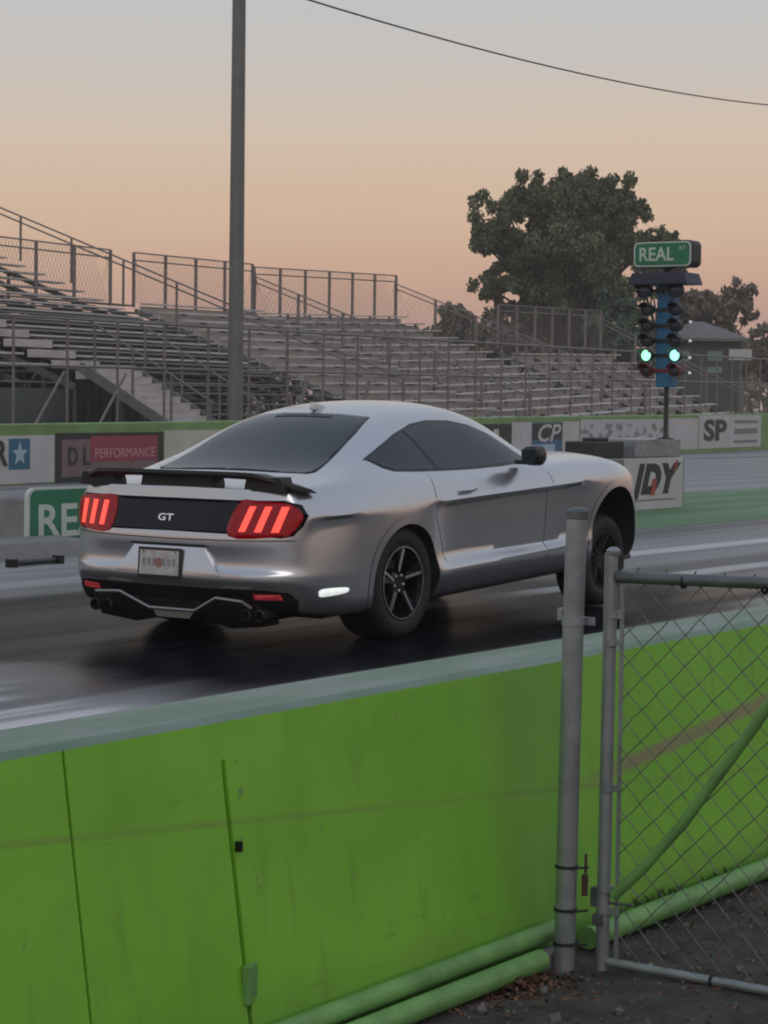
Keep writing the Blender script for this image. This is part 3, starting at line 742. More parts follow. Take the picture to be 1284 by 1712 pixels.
# sloping end rail with its own walkway and the pale stair with risers
b = MB()
for q0, q1 in ((5.0, 20.6),):
    n = 9
    for h in (1.30, 1.12): b.tube([P1(24.2, 4.6, .96+sl*.6-.42+h), P1(24.2, 20.6, .96+sl*16.6-.42+h)], .026, 6)
    for k in range(n+1):
        q = 4.6+16*k/n; z = .96+sl*(q-4)-.42; b.tube([P1(24.2, q, z), P1(24.2, q, z+1.30)], .036, 6)
b.build('end_rail', M['rail'], S1, True)
b = MB(); n = 13
def slab(b, a0, a1, q0, q1, z0, z1):
    vs = [P1(a, bb, zz) for a in (a0, a1) for bb in (q0, q1) for zz in (z0, z1)]
    b.add(vs, [(0, 1, 3, 2), (4, 6, 7, 5), (0, 4, 5, 1), (2, 3, 7, 6), (0, 2, 6, 4), (1, 5, 7, 3)])
for k in range(n):                      # steep flight from the ground up to the front deck
    q = 3.3+k*.26; z = .32+k*.145
    slab(b, 12.3, 14.2, q, q+.27, z-.03, z); slab(b, 12.3, 14.2, q+.255, q+.27, z, z+.112)
b.build('stair', M['alu_pale'], S1)
b = MB()
for k in range(11):                     # pale steps of the aisle between the rows
    q = 6.8+k*.66; z = 2.12+k*.66*sl-.10
    slab(b, 12.5, 14.0, q, q+.30, z-.18, z)
b.build('aisle_step', M['alu_pale'], S1)
b = MB()
for a in (12.22, 14.28):
    b.bar(P1(a, 3.2, .12), P1(a, 6.8, 2.12), .06, .22)
    for k in range(4):
        q = 3.4+k*1.0; z = .38+(q-3.4)*.558; b.tube([P1(a, q, z), P1(a, q, z+1.0)], .03, 6)
    b.tube([P1(a, 3.3, 1.33), P1(a, 6.6, 3.17)], .025, 6)
b.build('stair_rail', M['frame'], S1, True)
b = MB()
for u0, u1, q0, zt in ((-14, 12.1, 7.05, 1.62), (14.5, 31.3, 13.7, 3.6)):
    vs = [P1(a, q, z) for a in (u0, u1) for q in (q0, q0+.03) for z in (.0, zt)]
    b.add(vs, [(0, 1, 3, 2), (4, 6, 7, 5), (0, 4, 5, 1), (2, 3, 7, 6), (0, 2, 6, 4), (1, 5, 7, 3)])
b.build('dark_backing', M['screen'], S1)  # dark sheets added to deepen the shade under the rows
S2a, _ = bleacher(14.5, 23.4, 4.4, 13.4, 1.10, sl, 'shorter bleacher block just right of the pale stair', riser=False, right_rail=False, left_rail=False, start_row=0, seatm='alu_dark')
S2, _ = bleacher(24.6, 31.4, 4.0, 13.4, .96, sl, 'bleacher block behind the tall light pole', riser=True, right_rail=False, left_rail=False, shear=.012)
S3, _ = bleacher(31.5, 41.6, 4.0, 13.4, .96, sl, 'bleacher block in the middle with dark boxes built for bracket shadows on pale risers', riser=True, right_rail=True, left_rail=True, shear=.030, spots=True)
S4, _ = bleacher(42.4, 52.5, 4.0, 9.8, 1.0, .47, 'lower bleacher at the right behind the start light tower', riser=True, right_rail=True, left_rail=False, shear=.02, spots=True)

# ------------------------------------------------------------------ light pole and cable
b = MB(); c = FW(9.5, 1.2, 0)
lp = empty('light_pole', c); tag(lp, 'tall grey light pole standing behind the far wall in front of the stands', 'light pole')
b = MB(); b.lathe([(.30, 0), (.30, .03), (.17, .05), (.160, .4), (.130, 10.4), (0, 10.42)], n=18); b.build('pole', M['polegrey'], lp, True)
b = MB(); b.box((.0, .13, 5.9), (.08, .05, .12)); b.build('pole_box', M['galv_dark'], lp)
pts = []
A0 = FW(9.5, 1.2, 9.8); A1 = FW(90, 0, 18.5)
for i in range(41):
    t = i/40; p = A0.lerp(A1, t); p.z -= 4*2.0*t*(1-t); pts.append(p)
b = MB(); b.tube(pts, .022, 5)
tag(b.build('overhead_cable', M['trim'], smooth=True), 'thin dark cable sagging across the sky from the light pole', 'cable')

# ------------------------------------------------------------------ trees, booth
def tree(name, base, clumps, nleaf, leaf, mleaf, label, trunk_r=.35, trunk_to=None, group=None, seed=1, blob=1.0):
    random.seed(seed)
    r = empty(name, base); tag(r, label, 'tree', group); inv = Vector(base)
    b = MB(); H = max(c[0].z for c in clumps)-base[2]
    cen = sum((c[0] for c in clumps), Vector())/len(clumps)
    fork = Vector((base[0]*.5+cen.x*.5, base[1]*.5+cen.y*.5, base[2]+H*.36))-inv
    b.tube([(0, 0, -.2), (0.02, 0, H*.12), fork], [trunk_r*1.3, trunk_r, trunk_r*.75], 9)
    for c, rad in clumps:
        e = c-inv; mid = fork.lerp(e, .5)+Vector((random.uniform(-.4, .4), random.uniform(-.4, .4), random.uniform(-.1, .5)))
        b.tube([fork, mid, e], [trunk_r*.45, trunk_r*.22, .03], 6)
    b.build('trunk', M['bark'], r, True)
    b = MB(); tot = sum(c[1]**2 for c in clumps)
    for c, rad in clumps:
        n = int(nleaf*rad**2/tot)
        subs = [c-inv+Vector((random.gauss(0, .5), random.gauss(0, .5), random.gauss(0, .46)))*rad for _ in range(13)]
        for _ in range(n):
            s = random.choice(subs); d = Vector((random.gauss(0, 1), random.gauss(0, 1), random.gauss(0, 1))).normalized()*rad*.42*random.random()**.5
            sz = leaf*random.uniform(.6, 1.3)
            m = Euler((random.random()*6.3, random.random()*6.3, random.random()*6.3)).to_matrix()
            q = s+d
            b.add([q+m @ Vector(v)*sz for v in ((-1, -.1, 0), (-.1, .5, .12), (1, 0, 0), (.1, -.55, .1))], [(0, 1, 2, 3)])
    b.build('crown', mleaf, r)
    return r
CAMP = Vector((0, 0, 1.43)); CM = cam.matrix_world.to_3x3()
YW, PT_, RL = R(34.3), R(2.862), R(.75)
def pixel_point(u, v, dist):
    """world point at depth dist along the camera ray through image pixel (u, v)"""
    return CAMP + CM @ Vector(((u-642)/3700, -(v-856)/3700, -1))*dist
random.seed(3)
D = 104
CL = [(830, 385, 42), (848, 345, 38), (885, 328, 36), (930, 318, 36), (965, 312, 34), (1012, 318, 36), (1050, 325, 34), (1050, 368, 34), (1002, 365, 50), (935, 380, 60), (872, 395, 46), (822, 405, 28),
      (832, 468, 36), (872, 462, 44), (930, 450, 56), (1000, 445, 60), (1030, 430, 40), (962, 505, 50), (900, 492, 30), (1012, 505, 50), (825, 484, 22), (1020, 480, 38), (985, 545, 45), (808, 402, 16), (812, 492, 14), (1068, 345, 16), (880, 522, 26), (925, 500, 40), (848, 440, 34), (840, 510, 20), (975, 470, 50), (890, 480, 36), (905, 360, 44), (895, 415, 46), (965, 350, 40), (850, 420, 30), (1000, 405, 46), (1038, 398, 36), (955, 328, 38), (1025, 345, 36), (1084, 398, 16), (1106, 392, 17), (1124, 398, 13)]
def pixel_clumps(cl, D, dj): return [(pixel_point(u, v, D+random.uniform(-1, 1)*r*dj*D/3700), .86*r*D/3700) for u, v, r in cl]  # clump centres and radii taken from image pixel coordinates
c0 = pixel_point(955, 720, D); tree('oak_tree', (c0.x, c0.y, -.03), pixel_clumps(CL, D, 1.6), 92000, .115, M['leaf'], 'big dark spreading tree with sky gaps behind the stands', .45, seed=4)
def small_tree(u, v0, v1, w, D, lab, m, seed, n=2600, leaf=.17, group=None, name='tree'):
    random.seed(seed); cl = []
    for i in range(13):
        t = random.random(); cl.append((u+random.uniform(-.5, .5)*w*(1-.5*abs(t-.4)), v0+(v1-v0)*t, w*random.uniform(.14, .22)))
    cl += [(u, v0+w*.22, w*.22), (u-w*.36, v0+(v1-v0)*.5, w*.14), (u+w*.38, v0+(v1-v0)*.45, w*.14), (u, (v0+v1)/2, w*.28)]
    c = pixel_point(u, 712, D); tree(name, (c.x, c.y, -.03), pixel_clumps(cl, D, 1.2), n, leaf, m, lab, .22, group=group, seed=seed)
small_tree(1200, 482, 580, 130, 125, 'brownish round tree behind the small booth at the right', M['leaf_far'], 21, 6500, .21)
small_tree(1098, 404, 490, 84, 112, 'leafy tree top rising just behind the REAL sign', M['leaf'], 22, 5200, .17)
small_tree(1040, 500, 620, 95, 98, 'dense dark green bushy tree left of the start light tower', M['leaf_dark'], 23, 6000, .2)
small_tree(750, 522, 600, 120, 130, 'low hazy tree showing behind the end rail of the middle bleacher', M['leaf_far'], 24, 5000, .22, group='low trees behind the stands')
small_tree(860, 530, 610, 130, 128, 'low hazy tree under the left side of the big tree', M['leaf_far'], 25, 5000, .22, group='low trees behind the stands')
small_tree(945, 525, 610, 120, 127, 'low hazy tree under the right side of the big tree', M['leaf_far'], 26, 5000, .22, group='low trees behind the stands')
small_tree(1290, 548, 660, 130, 140, 'dark tree cut off by the right edge of the photo', M['leaf_far'], 27, 6000, .22)
random.seed(41); b = MB()
for i in range(9000):
    u = random.uniform(-700, 1700); D = random.uniform(190, 230)
    h = 6.0+3.2*noise.noise((u*.006, 2.2, 0))+1.6*noise.noise((u*.03, 7.1, 0))
    q = pixel_point(u, 675, D); q.z = h*random.random()**.6
    m = Euler((random.random()*6.3, random.random()*6.3, random.random()*6.3)).to_matrix(); sz = random.uniform(.4, .9)
    b.add([q+m @ Vector(v)*sz for v in ((-1, -.1, 0), (-.1, .6, .12), (1, 0, 0), (.1, -.6, .1))], [(0, 1, 2, 3)])
tag(b.build('treeline', M['leaf_far']), 'far low line of hazy trees along the horizon behind the stands', 'tree line', kind='stuff')
D = 118; bc = pixel_point(1165, 700, D); wd = D/3700
bo = empty('booth', (bc.x, bc.y, 0)); tag(bo, 'small booth with grey hipped roof and pale windows behind the right bleacher', 'booth')
ex = Vector((cos(YW), sin(YW), 0)); ey = Vector((-sin(YW), cos(YW), 0)); Lx = lambda u, d, z: ex*u+ey*d+UP*z
ze = pixel_point(1165, 572, D).z; zt = pixel_point(1165, 538, D).z
b = MB(); hw = 60*wd; hd = 1.7
b.add([Lx(sx*hw, sy*hd, z) for z in (0, ze) for sx, sy in ((-1, -1), (1, -1), (1, 1), (-1, 1))], [(0, 1, 2, 3), (4, 5, 6, 7), (0, 1, 5, 4), (1, 2, 6, 5), (2, 3, 7, 6), (3, 0, 4, 7)])
b.build('walls', M['boothwall'], bo)
b = MB(); hw2 = 74*wd; hd2 = 2.2
b.add([Lx(sx*hw2, sy*hd2, ze) for sx, sy in ((-1, -1), (1, -1), (1, 1), (-1, 1))]+[Lx(sx*hw2, sy*hd2, ze+.15) for sx, sy in ((-1, -1), (1, -1), (1, 1), (-1, 1))]+[Lx(-8*wd, 0, zt), Lx(8*wd, 0, zt)],
      [(0, 1, 2, 3), (0, 1, 5, 4), (1, 2, 6, 5), (2, 3, 7, 6), (3, 0, 4, 7), (4, 5, 9, 8), (5, 6, 9), (6, 7, 8, 9), (7, 4, 8)])
b.build('roof', M['roof'], bo)
for u0, u1, v0, v1 in ((8, 32, 588, 604), (8, 32, 614, 624), (-48, -22, 588, 606)):
    z0 = pixel_point(1165, v1, D).z; z1 = pixel_point(1165, v0, D).z
    b = MB(); vs = [Lx(u*wd, d, z) for u in (u0, u1) for d in (-hd-.04, -hd-.005) for z in (z0, z1)]
    b.add(vs, [(0, 1, 3, 2), (4, 6, 7, 5), (0, 4, 5, 1), (2, 3, 7, 6), (0, 2, 6, 4), (1, 5, 7, 3)]); b.build('window', M['boothglass'], bo)
c = pixel_point(1238, 593, 112)
b = MB(); s_ = empty('billboard', (c.x, c.y, 0)); tag(s_, 'small pinkish white board on a post beside the booth', 'board')
b.box((0, 0, c.z), (1.15, .06, .55), Matrix.Rotation(YW, 3, 'Z')); b.build('board', M['white'], s_)
b = MB(); b.tube([(0, .05, 0), (0, .05, c.z)], .06, 8); b.build('post', M['frame'], s_, True)

# ------------------------------------------------------------------ the car
CARM = Matrix.Translation(Vector((-7.43, 11.08, 0)) - Matrix.Rotation(R(90.6), 3, 'Z') @ Vector((0, -.88, 0))) @ Matrix.Rotation(R(90.6), 4, 'Z') @ Matrix.Rotation(R(-2.4), 4, 'Y')
car = empty('sports_car', M=CARM)
tag(car, 'silver two-door fastback car lifting its front wheels as it launches, tail lamps lit', 'car')
def pch(keys, x):
    """monotone cubic through keys"""
    n = len(keys)
    if x <= keys[0][0]: return keys[0][1]
    if x >= keys[-1][0]: return keys[-1][1]
    h = [keys[i+1][0]-keys[i][0] for i in range(n-1)]; d = [(keys[i+1][1]-keys[i][1])/h[i] for i in range(n-1)]
    m = [d[0]]+[0.0 if d[i-1]*d[i] <= 0 else 3*(h[i-1]+h[i])/((2*h[i]+h[i-1])/d[i-1]+(h[i]+2*h[i-1])/d[i]) for i in range(1, n-1)]+[d[-1]]
    for i in range(n-1):
        if x <= keys[i+1][0]:
            t = (x-keys[i][0])/h[i]
            return ((2*t**3-3*t*t+1)*keys[i][1]+(t**3-2*t*t+t)*h[i]*m[i]+(-2*t**3+3*t*t)*keys[i+1][1]+(t**3-t*t)*h[i]*m[i+1])
XS = [-.93, -.84, -.72, -.60, -.48, -.34, -.18, 0, .18, .33, .46, .65, .9, 1.15, 1.4, 1.6, 1.78, 1.94, 2.10, 2.25, 2.38, 2.55, 2.7, 2.86, 2.99, 3.09, 3.19, 3.29]
ROW = [
 ([(-.93, .25), (-.5, .20), (0, .2), (.4, .19), (2.2, .19), (3.0, .2), (3.29, .2)], [(-.93, .80), (-.5, .87), (.4, .83), (2.2, .83), (3.0, .82), (3.29, .62)]),
 ([(-.93, .30), (-.5, .235), (.4, .215), (2.2, .215), (3.29, .26)], [(-.93, .835), (-.5, .925), (0, .94), (.4, .885), (2.2, .885), (2.7, .93), (3.1, .86), (3.29, .66)]),
 ([(-.93, .385), (-.5, .36), (.4, .34), (2.2, .34), (3.29, .36)], [(-.93, .86), (-.6, .925), (-.3, .945), (0, .955), (.35, .94), (.6, .926), (2.1, .926), (2.7, .95), (3.1, .885), (3.29, .66)]),
 ([(-.93, .43), (-.5, .44), (.3, .41), (.46, .378), (2.1, .39), (2.7, .45), (3.29, .45)], [(-.93, .872), (-.6, .93), (-.3, .95), (0, .96), (.35, .94), (.6, .928), (2.1, .928), (2.7, .955), (3.1, .885), (3.29, .66)]),
 ([(-.93, .475), (-.5, .51), (.3, .49), (.46, .458), (2.1, .43), (2.7, .55), (3.29, .52)], [(-.93, .868), (-.6, .925), (-.3, .95), (0, .96), (.3, .935), (.5, .866), (2.0, .872), (2.3, .92), (2.7, .955), (3.1, .885), (3.29, .66)]),
 ([(-.93, .515), (-.5, .61), (.5, .62), (2.1, .62), (2.7, .66), (3.29, .6)], [(-.93, .862), (-.6, .922), (-.3, .952), (0, .962), (.3, .940), (.6, .878), (2.0, .882), (2.3, .93), (2.7, .955), (3.1, .88), (3.29, .65)]),
 ([(-.93, .67), (-.84, .768), (-.5, .772), (.3, .757), (1.2, .766), (2.4, .782), (2.7, .79), (3.29, .68)], [(-.93, .85), (-.84, .859), (-.72, .887), (-.6, .911), (-.45, .940), (0, .958), (.3, .945), (.46, .888), (1.2, .880), (2.0, .888), (2.3, .936), (2.7, .95), (3.1, .87), (3.29, .64)]),
 ([(-.93, .80), (-.7, .798), (-.4, .80), (.3, .805), (2.4, .812), (2.7, .845), (3.1, .80), (3.29, .72)], [(-.93, .845), (-.84, .872), (-.72, .905), (-.6, .930), (-.4, .950), (0, .955), (.3, .952), (.5, .954), (1.2, .948), (2.0, .950), (2.3, .945), (2.7, .94), (3.1, .85), (3.29, .62)]),
 ([(-.93, .88), (-.5, .895), (0, .905), (.5, .89), (1.2, .88), (2.0, .885), (2.7, .905), (3.1, .84), (3.29, .74)], [(-.93, .825), (-.6, .888), (-.3, .922), (0, .927), (.5, .918), (1.2, .908), (2.0, .918), (2.7, .90), (3.1, .81), (3.29, .59)]),
 ([(-.93, .942), (-.5, .975), (0, .985), (.5, .962), (1.2, .945), (1.7, .945), (2.2, .95), (2.7, .942), (3.1, .86), (3.29, .755)], [(-.93, .775), (-.6, .82), (-.3, .858), (0, .872), (.5, .872), (1.2, .865), (1.7, .865), (2.2, .86), (2.7, .825), (3.1, .73), (3.29, .54)]),
]
TOP = {  # j: (y keys, z keys)
 6: None,
 5: ([(-.93, .73), (-.5, .765), (-.2, .80), (0, .825), (.5, .835), (1.2, .828), (1.7, .80), (1.95, .785), (2.2, .77), (2.7, .72), (3.1, .64), (3.29, .53)], [(-.93, .952), (-.5, .995), (-.2, 1.03), (0, 1.012), (.5, .985), (1.2, .968), (1.7, .966), (1.95, .966), (2.2, .967), (2.7, .96), (3.1, .85), (3.29, .62)]),
 4: ([(-.93, .66), (-.5, .70), (-.2, .745), (0, .75), (.3, .735), (.7, .715), (1.2, .715), (1.5, .722), (1.75, .728), (1.95, .71), (2.2, .66), (2.7, .6), (3.29, .42)], [(-.93, .956), (-.5, 1.003), (-.2, 1.065), (0, 1.10), (.3, 1.145), (.7, 1.165), (1.2, 1.145), (1.5, 1.09), (1.75, 1.02), (1.95, .98), (2.2, .98), (2.7, .975), (3.1, .87), (3.29, .64)]),
 3: ([(-.93, .56), (-.5, .64), (-.2, .66), (0, .64), (.3, .605), (.7, .58), (1.0, .58), (1.3, .595), (1.6, .63), (1.85, .66), (2.05, .62), (2.3, .5), (3.29, .32)], [(-.93, .958), (-.5, 1.01), (-.2, 1.085), (0, 1.155), (.3, 1.25), (.7, 1.305), (1.0, 1.305), (1.3, 1.265), (1.6, 1.15), (1.85, 1.03), (2.05, .985), (2.3, .985), (2.7, .985), (3.1, .88), (3.29, .65)]),
 2: ([(-.93, .42), (-.5, .54), (-.2, .545), (0, .53), (.3, .49), (.7, .465), (1.0, .465), (1.3, .49), (1.6, .53), (1.85, .57), (2.05, .53), (2.3, .38), (3.29, .22)], [(-.93, .960), (-.5, 1.018), (-.2, 1.112), (0, 1.20), (.3, 1.305), (.7, 1.363), (1.0, 1.365), (1.3, 1.325), (1.6, 1.205), (1.85, 1.06), (2.05, .99), (2.3, .99), (2.7, .985), (3.1, .925), (3.29, .825)]),
 1: ([(-.93, .21), (.7, .235), (2.05, .27), (2.3, .19), (3.29, .11)], [(-.93, .962), (-.5, 1.028), (-.2, 1.132), (0, 1.222), (.3, 1.335), (.7, 1.394), (1.0, 1.398), (1.3, 1.362), (1.6, 1.26), (1.85, 1.13), (2.1, 1.0), (2.3, .998), (2.7, .985), (3.1, .935), (3.29, .835)]),
}
NI = len(XS)-1; NJ = 6; NK = 9
REARX = [-.97, -1.045, -1.108, -1.140, -1.136, -1.084, -1.112, -1.070, -1.042, -1.03]
REARZ = [.22, .29, .385, .43, .474, .505, .662, .80, .885, .95]
FRX = [3.34, 3.39, 3.44, 3.47, 3.48, 3.47, 3.46, 3.43, 3.40, 3.37]
def side(i, k):
    x = XS[i]; z = pch(ROW[k][0], x); y = pch(ROW[k][1], x); return Vector((x, y, z))
JF = [0, .26, .50, .68, .82, .93, 1.0]
def body_pt(i, j, k):
    sgn = 1 if j >= 0 else -1; j = abs(j)
    if j == NJ: v = side(i, k)
    elif k == NK:
        x = XS[i]; jj = max(j, 1); y = pch(TOP[jj][0], x); z = pch(TOP[jj][1], x)
        if j == 0: y = 0; z += .006 if x > -.6 else .002
        s = side(i, k); fr_ = (1-(y/s.y)**4) if j else 1
        if i <= 4: x += (REARX[9]+.93)*fr_*(1-(i/4.5))**1.6 if i else (REARX[9]+.93)*fr_
        if i >= NI-5: x += (FRX[9]-3.29)*fr_*(1-(NI-i)/6)**1.5
        v = Vector((x, y, z))
    elif i == 0:
        s = side(0, k); y = s.y*JF[j]; f = (JF[j])**4.2; x = REARX[k]+(s.x-REARX[k])*f; z = REARZ[k]+(s.z-REARZ[k])*f; v = Vector((x, y, z))
    elif i == NI:
        s = side(NI, k); y = s.y*JF[j]; f = JF[j]**3; v = Vector((FRX[k]+(s.x-FRX[k])*f, y, s.z))
    elif k == 0:
        s = side(i, 0); v = Vector((s.x, s.y*JF[j], s.z-.01))
    else: raise ValueError
    if j == 0: v.y = 0
    return Vector((v.x, v.y*sgn, v.z))
vid = {}; vs = []; fs = []
def V(i, j, k):
    key = (i, j, k)
    if key not in vid: vid[key] = len(vs); vs.append(body_pt(i, j, k))
    return vid[key]
for i in range(NI):
    for j in range(-NJ, NJ):
        fs.append((V(i, j, NK), V(i+1, j, NK), V(i+1, j+1, NK), V(i, j+1, NK)))
        fs.append((V(i, j, 0), V(i, j+1, 0), V(i+1, j+1, 0), V(i+1, j, 0)))
    for k in range(NK):
        for sg_ in (-1, 1): fs.append((V(i, sg_*NJ, k), V(i+1, sg_*NJ, k), V(i+1, sg_*NJ, k+1), V(i, sg_*NJ, k+1)))
for j in range(-NJ, NJ):
    for k in range(NK):
        for i in (0, NI): fs.append((V(i, j, k), V(i, j+1, k), V(i, j+1, k+1), V(i, j, k+1)))
me = bpy.data.meshes.new('body'); me.from_pydata([tuple(v) for v in vs], [], fs); me.materials.append(M['paint']); me.materials.append(M['liner'])
bm = bmesh.new(); bm.from_mesh(me); bmesh.ops.recalc_face_normals(bm, faces=bm.faces); bm.verts.ensure_lookup_table()
cl = bm.edges.layers.float.new('crease_edge'); rv = {v: k for k, v in vid.items()}
for e in bm.edges:
    a, c = rv[e.verts[0].index], rv[e.verts[1].index]; cr_ = 0
    if abs(a[1]) == NJ and abs(c[1]) == NJ and a[2] == c[2]:
        k = a[2]; xm = (XS[a[0]]+XS[c[0]])/2
        if k in (6, 7) and (.30 < xm < 2.3 or -.9 < xm < -.5): cr_ = .8 if k == 7 else .65
        if k in (3, 4) and .4 < xm < 2.15: cr_ = .6
        if k == 0: cr_ = .6
    if a[0] == 0 and c[0] == 0 and a[2] == c[2] and a[2] in (4, 6): cr_ = .55
    if a[0] == 0 and c[0] == 0 and a[2] == c[2] == NK: cr_ = .65
    e[cl] = cr_
bm.to_mesh(me); bm.free()
body = bpy.data.objects.new('body', me); COL.objects.link(body)
md = body.modifiers.new('s', 'SUBSURF'); md.levels = 2; md.render_levels = 2
bpy.context.view_layer.update()
me2 = bpy.data.meshes.new_from_object(body.evaluated_get(bpy.context.evaluated_depsgraph_get()))
body.modifiers.clear(); body.data = me2
bmt = bmesh.new(); bmt.from_mesh(me2); bmesh.ops.triangulate(bmt, faces=bmt.faces); BV = BVHTree.FromBMesh(bmt)
bmt.verts.ensure_lookup_table(); bmt.faces.ensure_lookup_table(); bmt.normal_update()
TRI = [[(v.co.copy(), v.normal.copy()) for v in f.verts] for f in bmt.faces]; bmt.free()
def smooth_normal(idx, h):
    (a, na), (b_, nb), (c_, nc) = TRI[idx]
    w = [max(1e-9, ((b_-h).cross(c_-h)).length), max(1e-9, ((c_-h).cross(a-h)).length), max(1e-9, ((a-h).cross(b_-h)).length)]
    return (na*w[0]+nb*w[1]+nc*w[2]).normalized()
# wheel arch cutters
b = MB()
ARCH = [(0.0, .325, .372), (2.70, .375, .368)]
for (cx, cz, rr) in ARCH:
    for s in (-1, 1):
        n = 40; poly = [(cx+rr*cos(2*pi*i/n), cz+rr*sin(2*pi*i/n)) for i in range(n)]
        b.prism(poly, lambda u, v, d: Vector((u, d, v)), s*.53, s*1.2)
cut = b.build('cut', M['liner'])
bo_ = body.modifiers.new('b', 'BOOLEAN'); bo_.object = cut; bo_.operation = 'DIFFERENCE'; bo_.solver = 'EXACT'; bo_.material_mode = 'TRANSFER'
bpy.context.view_layer.update()
me3 = bpy.data.meshes.new_from_object(body.evaluated_get(bpy.context.evaluated_depsgraph_get()))
body.modifiers.clear(); body.data = me3; me3.name = 'body'; bpy.data.objects.remove(cut)
me3.polygons.foreach_set('use_smooth', [True]*len(me3.polygons)); me3.set_sharp_from_angle(angle=R(40))
body.parent = car

DIRS = {'rear': (lambda u, v: Vector((-3, u, v)), Vector((1, 0, 0)), lambda p: (p.y, p.z)),
        'right': (lambda u, v: Vector((u, -3, v)), Vector((0, 1, 0)), lambda p: (p.x, p.z)),
        'left': (lambda u, v: Vector((u, 3, v)), Vector((0, -1, 0)), lambda p: (p.x, p.z)),
        'top': (lambda u, v: Vector((u, v, 3)), Vector((0, 0, -1)), lambda p: (p.x, p.y))}
def conform(name, poly, view, m, off=.003, parent=None, step=.035, skirt=.010, xcap=None):
    org, d, _ = DIRS[view]; bm = bmesh.new()
    vv = [bm.verts.new((u, v, 0)) for u, v in poly]; f = bm.faces.new(vv); bmesh.ops.triangulate(bm, faces=[f])
    us = [p[0] for p in poly]; ws = [p[1] for p in poly]
    for lo, hi, nrm in ((min(us), max(us), (1, 0, 0)), (min(ws), max(ws), (0, 1, 0))):
        n = int((hi-lo)/step)
        for i in range(1, n+1):
            c = lo+(hi-lo)*i/(n+1)
            bmesh.ops.bisect_plane(bm, geom=bm.verts[:]+bm.edges[:]+bm.faces[:], plane_co=(nrm[0]*c, nrm[1]*c, 0), plane_no=nrm)
    nm = {}
    for v in bm.verts:
        o = org(v.co.x+1.1e-4, v.co.y+1.3e-4); h, n, idx, dist = BV.ray_cast(o, d)
        if h is None: h, n, idx, dist = BV.find_nearest(o+d*2.0)
        n = smooth_normal(idx, h)
        if n.dot(d) > 0: n = -n
        v.co = h+n*off; nm[v] = n.copy()
    nm0 = len(bm.verts); bm.verts.index_update(); tops = {v.index: n_ for v, n_ in nm.items()}
    be = [e for e in bm.edges if e.is_boundary]
    if skirt:
        r = bmesh.ops.extrude_edge_only(bm, edges=be)
        ov = {}
        for v in [g_ for g_ in r['geom'] if isinstance(g_, bmesh.types.BMVert)]:
            near = min((w for w in nm), key=lambda w: (w.co-v.co).length_squared); v.co = v.co-nm[near]*(skirt+off)
    flip = [f for f in bm.faces if all(v in nm for v in f.verts) and f.normal.dot(nm[f.verts[0]]) < 0]
    bm.normal_update(); flip = [f for f in bm.faces if all(v in nm for v in f.verts) and f.normal.dot(nm[f.verts[0]]) < 0]
    if flip: bmesh.ops.reverse_faces(bm, faces=flip)
    sk = [f for f in bm.faces if not all(v in nm for v in f.verts)]
    bm.normal_update(); bm.verts.index_update()
    ctr = sum((v.co for v in nm), Vector())/len(nm)
    me = bpy.data.meshes.new(name); bm.to_mesh(me); bm.free(); me.materials.append(m)
    me.polygons.foreach_set('use_smooth', [True]*len(me.polygons))
    ln = []
    for pl_ in me.polygons:
        top = all(vi in tops for vi in pl_.vertices)
        for vi in pl_.vertices: ln.append(tuple(tops[vi]) if top else tuple(pl_.normal if (pl_.center-ctr).dot(pl_.normal) >= 0 else -pl_.normal))
    me.normals_split_custom_set(ln)
    o = bpy.data.objects.new(name, me); COL.objects.link(o); o.parent = parent or car
    return o
def mirror(poly): return [(-u, v) for u, v in poly]
def smoothpoly(pts, n=4, closed=True):
    P_ = [Vector((u, v, 0)) for u, v in pts]; res = []; N = len(P_)
    for i in range(N):
        p0, p1, p2, p3 = P_[i-1], P_[i], P_[(i+1) % N], P_[(i+2) % N]
        for k in range(n):
            t = k/n; q = .5*((2*p1)+(p2-p0)*t+(2*p0-5*p1+4*p2-p3)*t*t+(3*p1-p0-3*p2+p3)*t**3); res.append((q.x, q.y))
    return res
def strip(pts, w):
    """thin ribbon polygon along a polyline"""
    P_ = [Vector((u, v)) for u, v in pts]; L = []; Rr = []
    for i, p in enumerate(P_):
        d = (P_[min(i+1, len(P_)-1)]-P_[max(i-1, 0)]).normalized(); n = Vector((-d.y, d.x)); L.append(p+n*w/2); Rr.append(p-n*w/2)
    return [tuple(q) for q in L]+[tuple(q) for q in Rr[::-1]]

